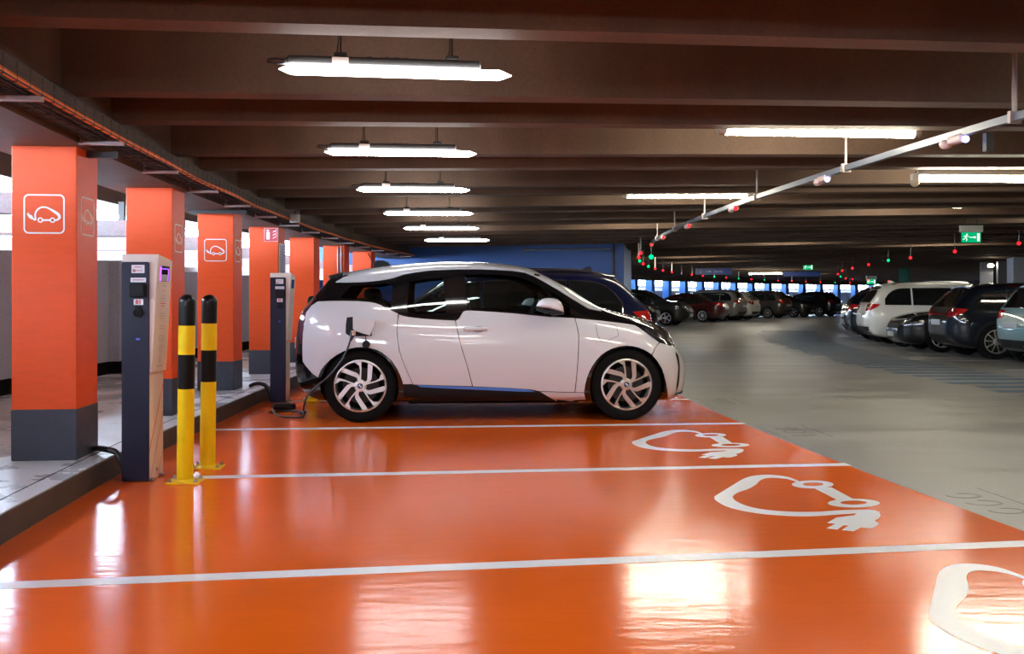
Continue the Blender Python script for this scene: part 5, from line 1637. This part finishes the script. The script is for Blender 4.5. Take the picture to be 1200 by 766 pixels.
def make_car(kind, name, label, cat, paint, L, W, H, wb, fo, loc, rz, group=None, R=.335, trim=None, lower=True, detail=1, spokes='ten', rim=None, rails=None):
    t = thing(name, label, cat, loc, rz, group)
    ro = L - wb - fo
    X = lambda k: -ro + L * k
    hw = W / 2
    P = PROF[kind]
    zt = [(X(k), v * H) for k, v in P]
    fz = pchip(zt)
    belt0 = .615 * H
    N = [X(k / 40) for k in range(41)]
    N[0] += .001; N[-1] -= .001
    beltf = lambda x: min(belt0 + .03 * H * max(0, (X(.5) - x) / L), fz(x) * .955 - .01)
    plan = pchip([(0, .60), (.012, .76), (.035, .87), (.09, .95), (.2, .985), (.45, 1), (.75, .985), (.88, .93), (.95, .82), (.98, .70), (1, .52)])
    zbf = pchip([(0, .30 * H), (.02, .22 * H), (.07, .15 * H), (.2, .12 * H), (.8, .115 * H), (.93, .12 * H), (.98, .15 * H), (1, .22 * H)])
    kx = lambda x: (x + ro) / L
    cabk = pchip([(0, .9), (.06, .82), (.2, .76), (.5, .755), (.62, .77), (.74, .84), (.9, .84), (1, .75)])
    A = dict(zb=[(x, zbf(kx(x))) for x in N], ws=[(x, hw * plan(kx(x)) * .93) for x in N], zm=[(x, min(.42 * H, fz(x) * .8)) for x in N], wm=[(x, hw * plan(kx(x))) for x in N],
             zbl=[(x, beltf(x)) for x in N], wb=[(x, hw * plan(kx(x)) * .955) for x in N],
             zr=[(x, beltf(x) + (fz(x) - beltf(x)) * .80) for x in N], wr=[(x, hw * plan(kx(x)) * cabk(kx(x))) for x in N], zt=[(x, fz(x)) for x in N])
    sh = Shell(A, X(0), X(1), 70 if detail else 44, 1.0 if detail else .6)
    ax = (0, wb)
    def drop(c):
        for cx in ax:
            if (c.x - cx) ** 2 + (c.z - R) ** 2 < (R + .035) ** 2 and abs(c.y) > hw * .5: return True
        return False
    shell_mesh(sh, 'body', paint, t, [], drop)
    g = .09 if detail else .16
    k0, k1, k2, k3 = CAB[kind]
    # side glass in three panes
    lowz = lambda x: beltf(x) + .012 * H
    topz = lambda x: beltf(x) + (fz(x) - beltf(x)) * .735
    xs0, xs1 = X(k0) + .20 * (1 if kind != 'sedan' else .6), X(k3) - .16
    cuts = [xs0, X(k1 + .10), X(k1 + .34) if kind != 'sedan' else X(k1 + .14), xs1]
    if kind == 'sedan': cuts = [xs0, X(.44), xs1]
    for i in range(len(cuts) - 1):
        a, b = cuts[i] + (.02 if i else 0), cuts[i + 1] - (.02 if i < len(cuts) - 2 else 0)
        n = 7
        xx = [a + (b - a) * j / n for j in range(n + 1)]
        lo = [(x, lowz(x)) for x in xx]; hi = [(x, lowz(x) + max((topz(x) - lowz(x)) * (1 if i or kind == 'sedan' else sqrt(1 - (1 - min(1, (.06 + (x - a) / (b - a)) / .75)) ** 2.2)), .012)) for x in xx]
        panel(sh, 'side_window', lo + hi[::-1], RIGHT, DGLASS, t, .003, g, .004, 'both')
        if trim:
            for s in (1, -1):
                PT = []
                for x, z in (lo + hi[::-1] + lo[:1]):
                    l_, n_ = sh.hit(Vector((x, -6, z)), Vector((0, 1, 0))); PT.append(Vector((l_.x, l_.y * s, l_.z)) + Vector((n_.x, n_.y * s, n_.z)) * .004)
                MB().tube(PT[:-1], .008, 6, closed=True).build('window_trim', trim, t)
    ww = lambda k: hw * plan(k) * cabk(k)
    ws_ = [(X(k2 + (k3 - k2) * j / 4), ww(k2 + (k3 - k2) * j / 4) * .88) for j in range(5)]
    panel(sh, 'windscreen', [(x, -w) for x, w in ws_] + [(x, w) for x, w in ws_[::-1]], TOP, DGLASS, t, .003, g, .004)
    if kind == 'sedan':
        ws_ = [(X(k0 + (k1 - k0) * j / 4), ww(k0 + (k1 - k0) * j / 4) * .84) for j in range(5)]
        panel(sh, 'rear_window', [(x, -w) for x, w in ws_] + [(x, w) for x, w in ws_[::-1]], TOP, DGLASS, t, .003, g, .004)
    else:
        z0, z1 = beltf(X(k0)) + .05 * H, .915 * H
        panel(sh, 'rear_window', [(-hw * .64, z0), (hw * .64, z0), (hw * .56, z1), (-hw * .56, z1)], REAR, DGLASS, t, .003, g, .004)
        rows = []
        for j in range(13):
            y = -hw * .60 + hw * 1.2 * j / 12
            e = .02 * (abs(y) / (hw * .6)) ** 4
            xr = X(k1) - .01
            zz = fz(X(k1)) - .012 - .04 * (abs(y) / (hw * .6)) ** 2
            rows.append([Vector((xr + .06, y, zz + .012)), Vector((xr - .17 + e, y, zz - .016)), Vector((xr - .17 + e, y, zz - .034)), Vector((xr, y, zz - .06))])
        MB().grid(rows, True).build('spoiler', paint, t, ang=50)
    # lamps on the corners
    ra = Vector((X(0) + .02, -hw * .8, 0)).dot(RR_C[0]); fa = Vector((X(1) - .03, -hw * .75, 0)).dot(FR_C[0])
    zl = .60 * H
    tl = [(ra - .17, zl - .05 * H), (ra - .16, zl + .045 * H), (ra + .02, zl + .06 * H), (ra + .27, zl + .05 * H), (ra + .20, zl + .0 * H), (ra + .02, zl - .06 * H)]
    for o in panel(sh, 'tail_light', tl, RR_C, TAILR, t, .006, .07, .006, 'both'): pass
    zl = .475 * H
    hl = [(fa - .20, zl + .055 * H), (fa - .05, zl + .05 * H), (fa + .14, zl + .0 * H), (fa + .15, zl - .045 * H), (fa + .0, zl - .05 * H), (fa - .12, zl - .005 * H)]
    panel(sh, 'headlight', hl, FR_C, LAMPC, t, .006, .07, .006, 'both')
    panel(sh, 'grille', [(-hw * .42, .30 * H), (hw * .42, .30 * H), (hw * .50, .42 * H), (hw * .36, .475 * H), (-hw * .36, .475 * H), (-hw * .50, .42 * H)], FRONT, BLACK_P, t, .006, .08, .005)
    MB().tube([sh.hit(Vector((6, y, .44 * H)), Vector((-1, 0, 0)))[0] + Vector((.008, 0, 0)) for y in (-hw * .45, -hw * .2, 0, hw * .2, hw * .45)], .012, 6).build('grille_bar', CHROME, t)
    # bumpers' dark lower parts, sills and arches
    if lower:
        b0, b1 = .17 * H, .30 * H
        panel(sh, 'rear_bumper', [(-hw * .70, b0 + .04), (hw * .70, b0 + .04), (hw * .74, b1), (-hw * .74, b1)], REAR, BLACK_P, t, .006, .1, .006)
        panel(sh, 'front_bumper', [(-hw * .70, b0), (hw * .70, b0), (hw * .66, b1 - .03), (-hw * .66, b1 - .03)], FRONT, BLACK_P, t, .006, .1, .006)
        panel(sh, 'sill', [(R + .06, .155 * H), (wb - R - .06, .155 * H), (wb - R - .07, .235 * H), (R + .07, .235 * H)], RIGHT, BLACK_P, t, .006, .1, .006, 'both')
    for cx in ax:
        ri, ro_ = R + .015, R + (.075 if lower else .045)
        q = [(cx + ro_ * cos(radians(a)), R + ro_ * sin(radians(a))) for a in range(-18, 199, 12)]
        q += [(cx + ri * cos(radians(a)), R + ri * sin(radians(a))) for a in range(198, -19, -12)]
        panel(sh, 'wheel_arch', q, RIGHT, BLACK_P if lower else paint, t, .007, .3, .012, 'both')
        for s in (-1, 1):
            wheel(t, cx, hw * .955, R, R * .70, .20, s, spokes, .2 + cx, rim or RIM_S)
    MB().bbox((wb / 2, 0, .24), (L * .86, W * .62, .10), .03).build('floor_pan', BLACK_M, t)
    # plate, badge, mirrors, handles
    l_, n_ = sh.hit(Vector((-6, 0, .46 * H)), Vector((1, 0, 0)))
    MB().bbox((l_.x - .008, 0, .47 * H), (.012, .50, .11), .004, 0).build('number_plate', PLATE, t, smooth=False)
    l_, n_ = sh.hit(Vector((6, 0, .27 * H)), Vector((-1, 0, 0)))
    MB().bbox((l_.x + .008, 0, .27 * H), (.012, .50, .11), .004, 0).build('number_plate', PLATE, t, smooth=False)
    for s in (-1, 1):
        x = X(k3) - .20
        l_, n_ = sh.hit(Vector((x, -6, beltf(x))), Vector((0, 1, 0)))
        b = MB().ell((x - .02, l_.y - .10, beltf(x) + .055), (.075, .085, .062), 12, 8, e=.75)
        b.tube([(x + .02, l_.y + .01, beltf(x) + .0), (x, l_.y - .06, beltf(x) + .03)], .025, 8)
        b.v = [p * Vector((1, -s, 1)) for p in b.v]
        b.build('mirror', paint, t)
        if detail:
            for x in ((X(.33), X(.56)) if kind != 'mini' else (X(.50),)):
                l_, n_ = sh.hit(Vector((x, -6, beltf(x) - .07)), Vector((0, 1, 0)))
                b = MB().bbox((x, l_.y - .022, beltf(x) - .07), (.20, .018, .028), .008, 0)
                for d in (-.08, .08): b.box((x + d, l_.y - .008, beltf(x) - .07), (.03, .04, .022))
                b.v = [p * Vector((1, -s, 1)) for p in b.v]
                b.build('door_handle', paint if not trim else CHROME, t)
            if rails:
                PT = []
                for j in range(13):
                    x = X(k1 + .01 + (k2 - k1 - .02) * j / 12)
                    l_, n_ = sh.hit(Vector((x, -hw * .60, 6)), Vector((0, 0, -1)))
                    PT.append(Vector((l_.x, l_.y * -s if s > 0 else l_.y, l_.z + .035 * sin(pi * min(1, max(0, min(j, 12 - j) / 1.5)) / 2))))
                MB().tube(PT, .016, 8).build('roof_rail', rails, t)
            # door joints
            for xk in (.335, .55):
                x = X(xk)
                PT = []
                for j in range(9):
                    z = .24 * H + (beltf(x) - .24 * H) * j / 8
                    l_, n_ = sh.hit(Vector((x, -6, z)), Vector((0, 1, 0))); PT.append(Vector((l_.x, l_.y * -s, l_.z)) + Vector((0, -.001 * s * -1 * 0, 0)))
                MB().tube(PT, .004, 5).build('door_joint', SEAM, t)
    if detail:
        x = X(k1) + .16
        l_, n_ = sh.hit(Vector((x, 0, 6)), Vector((0, 0, -1)))
        MB().prism([(-.09, -.01), (-.075, .045), (-.05, .058), (.02, .035), (.09, -.01)], .03, lambda a, b, c: Vector((x + a, c - .015, l_.z + b))).build('aerial_fin', paint, t, smooth=False)
    return t, sh, X

def paintm(nm, c, r=.28, metal=.0):
    return mat(nm, c, r, metal, spec=.15, coat=1.0, coat_rough=.03)
P_NAVY = paintm('navy_paint', (.004, .006, .030)); P_BLACK = paintm('black_paint_car', (.005, .005, .006)); P_DKGREY = paintm('anthracite_paint', (.022, .021, .020))
P_WHITE = mat('white_paint', (.72, .71, .66), .3, coat=1.0); P_TEAL = mat('sage_teal_paint', (.16, .28, .29), .3, coat=1.0)
P_GREY = paintm('grey_paint', (.17, .165, .155)); P_BROWN = paintm('dark_brown_paint', (.035, .024, .018)); P_RED = paintm('dark_red_paint', (.045, .008, .008)); P_DKBLUE = paintm('blue_black_paint', (.004, .006, .012))

def on_left(kind, name, label, cat, paint, L, W, H, wb, fo, s, uend, tail, **k):
    """car in an outer bay; tail = tail towards the lane"""
    ro = L - wb - fo
    a = rot_at(s)
    if tail: loc, rz = ring(uend - ro, s), a + pi
    else: loc, rz = ring(uend - wb - fo, s), a
    return make_car(kind, name, label, cat, paint, L, W, H, wb, fo, loc, rz, **k)
def on_right(kind, name, label, cat, paint, L, W, H, wb, fo, s, uend, tail, **k):
    ro = L - wb - fo
    a = rot_at(s)
    if tail: loc, rz = ring(uend + ro, s), a
    else: loc, rz = ring(uend + wb + fo, s), a + pi
    return make_car(kind, name, label, cat, paint, L, W, H, wb, fo, loc, rz, **k)

# neighbour behind the white car
on_left('suv', 'sport_utility_car', 'dark navy car with silver window trim parked behind the white car', 'car', P_NAVY, 4.45, 1.80, 1.575, 2.67, .85, s_at(12.35, 3), 4.93, True, trim=CHROME, rails=CHROME, spokes='five')
# far cars round the curve
FARC = [('suv', 'sport_utility_car', 'black car with a bright chrome nose just beyond the tail of the navy car', P_BLACK, 4.5, 1.84, 1.60, .322, False, 'five'),
        ('suv', 'sport_utility_car', 'dark grey car, nose towards the lane, with the second nose in the far row', P_DKGREY, 4.5, 1.84, 1.60, .420, False, 'five'),
        ('sedan', 'saloon_car', 'dark red saloon in the far row showing its tail and a bright alloy wheel', P_RED, 4.6, 1.80, 1.45, .513, True, 'ten'),
        ('mpv', 'people_carrier', 'grey people carrier in the far row with its tail to the lane', P_GREY, 4.5, 1.82, 1.64, .558, True, 'five'),
        ('hatch', 'small_hatchback', 'small white car in the far row squeezed behind the grey people carrier', P_WHITE, 4.1, 1.75, 1.55, .590, True, 'five'),
        ('suv', 'sport_utility_car', 'dark brown car in the far row with red tail lamps and a ten-spoke wheel', P_BROWN, 4.4, 1.82, 1.64, .662, True, 'ten'),
        ('hatch', 'hatchback', 'dark hatchback in the far row, nose to the lane, right of the dark brown car', P_DKGREY, 4.2, 1.78, 1.52, .716, False, 'five'),
        ('hatch', 'hatchback', 'black hatchback at the right end of the far row with a silver wheel', P_BLACK, 4.3, 1.80, 1.62, .772, True, 'five')]
for kd, nm, lb, pt, L, W, H, a, tail, sp in FARC:
    on_left(kd, nm, lb, 'car', pt, L, W, H, L * .595, L * .20, a * RR, 5.15, tail, detail=0, spokes=sp, R=.33, lower=kd != 'sedan')
# right-hand row
on_right('mini', 'small_car', 'sage teal small car with black bumper cut off by the right edge of the photo', 'car', P_TEAL, 3.85, 1.75, 1.50, 2.5, .70, s_at(16.75, 11.3), 11.95, True, R=.31, spokes='five')
t_, sh_, X_ = on_right('suv', 'crossover_car', 'dark blue-black crossover with red tail lamps beside the teal car', 'car', P_DKBLUE, 4.2, 1.80, 1.50, 2.55, .82, s_at(19.25, 11.2), 11.6, True, R=.34, spokes='ten')
panel(sh_, 'light_strip', [(-.48, .86), (.48, .86), (.48, .885), (-.48, .885)], REAR, TAILR, t_, .008, .1, .004)
on_right('sedan', 'saloon_car', 'black saloon, nose to the lane, between the white people carrier and the dark crossover', 'car', P_BLACK, 4.6, 1.80, 1.40, 2.8, .85, s_at(21.55, 11.2), 11.35, False, lower=False, spokes='ten', R=.34)
on_right('mpv', 'people_carrier', 'white people carrier with red tail lamps in the right-hand row', 'car', P_WHITE, 4.6, 1.82, 1.60, 2.84, .88, s_at(24.0, 11.0), 11.17, True, trim=None, rails=CHROME, spokes='five', R=.34)
on_right('hatch', 'hatchback', 'blue-black car with chrome details half hidden behind the white people carrier', 'car', P_DKBLUE, 4.3, 1.80, 1.55, 2.6, .85, s_at(26.4, 11.0), 11.13, True, spokes='five', R=.33)

# ================================================================== DAYLIGHT AND RENDER LOOK
w = bpy.data.worlds.new('world'); SC.world = w; w.use_nodes = True
bg = w.node_tree.nodes['Background']
bg.inputs['Color'].default_value = (.64, .79, 1.0, 1)
bg.inputs['Strength'].default_value = 38.0
vs = SC.view_settings
vs.view_transform = 'Standard'; vs.look = 'None'; vs.gamma = 1.0; vs.use_curve_mapping = False
vs.exposure = 0.2
cy = SC.cycles
cy.use_denoising = True
cy.max_bounces = 8; cy.diffuse_bounces = 5; cy.glossy_bounces = 4; cy.transparent_max_bounces = 12
cy.sample_clamp_indirect = 8.0
cy.caustics_reflective = False; cy.caustics_refractive = False
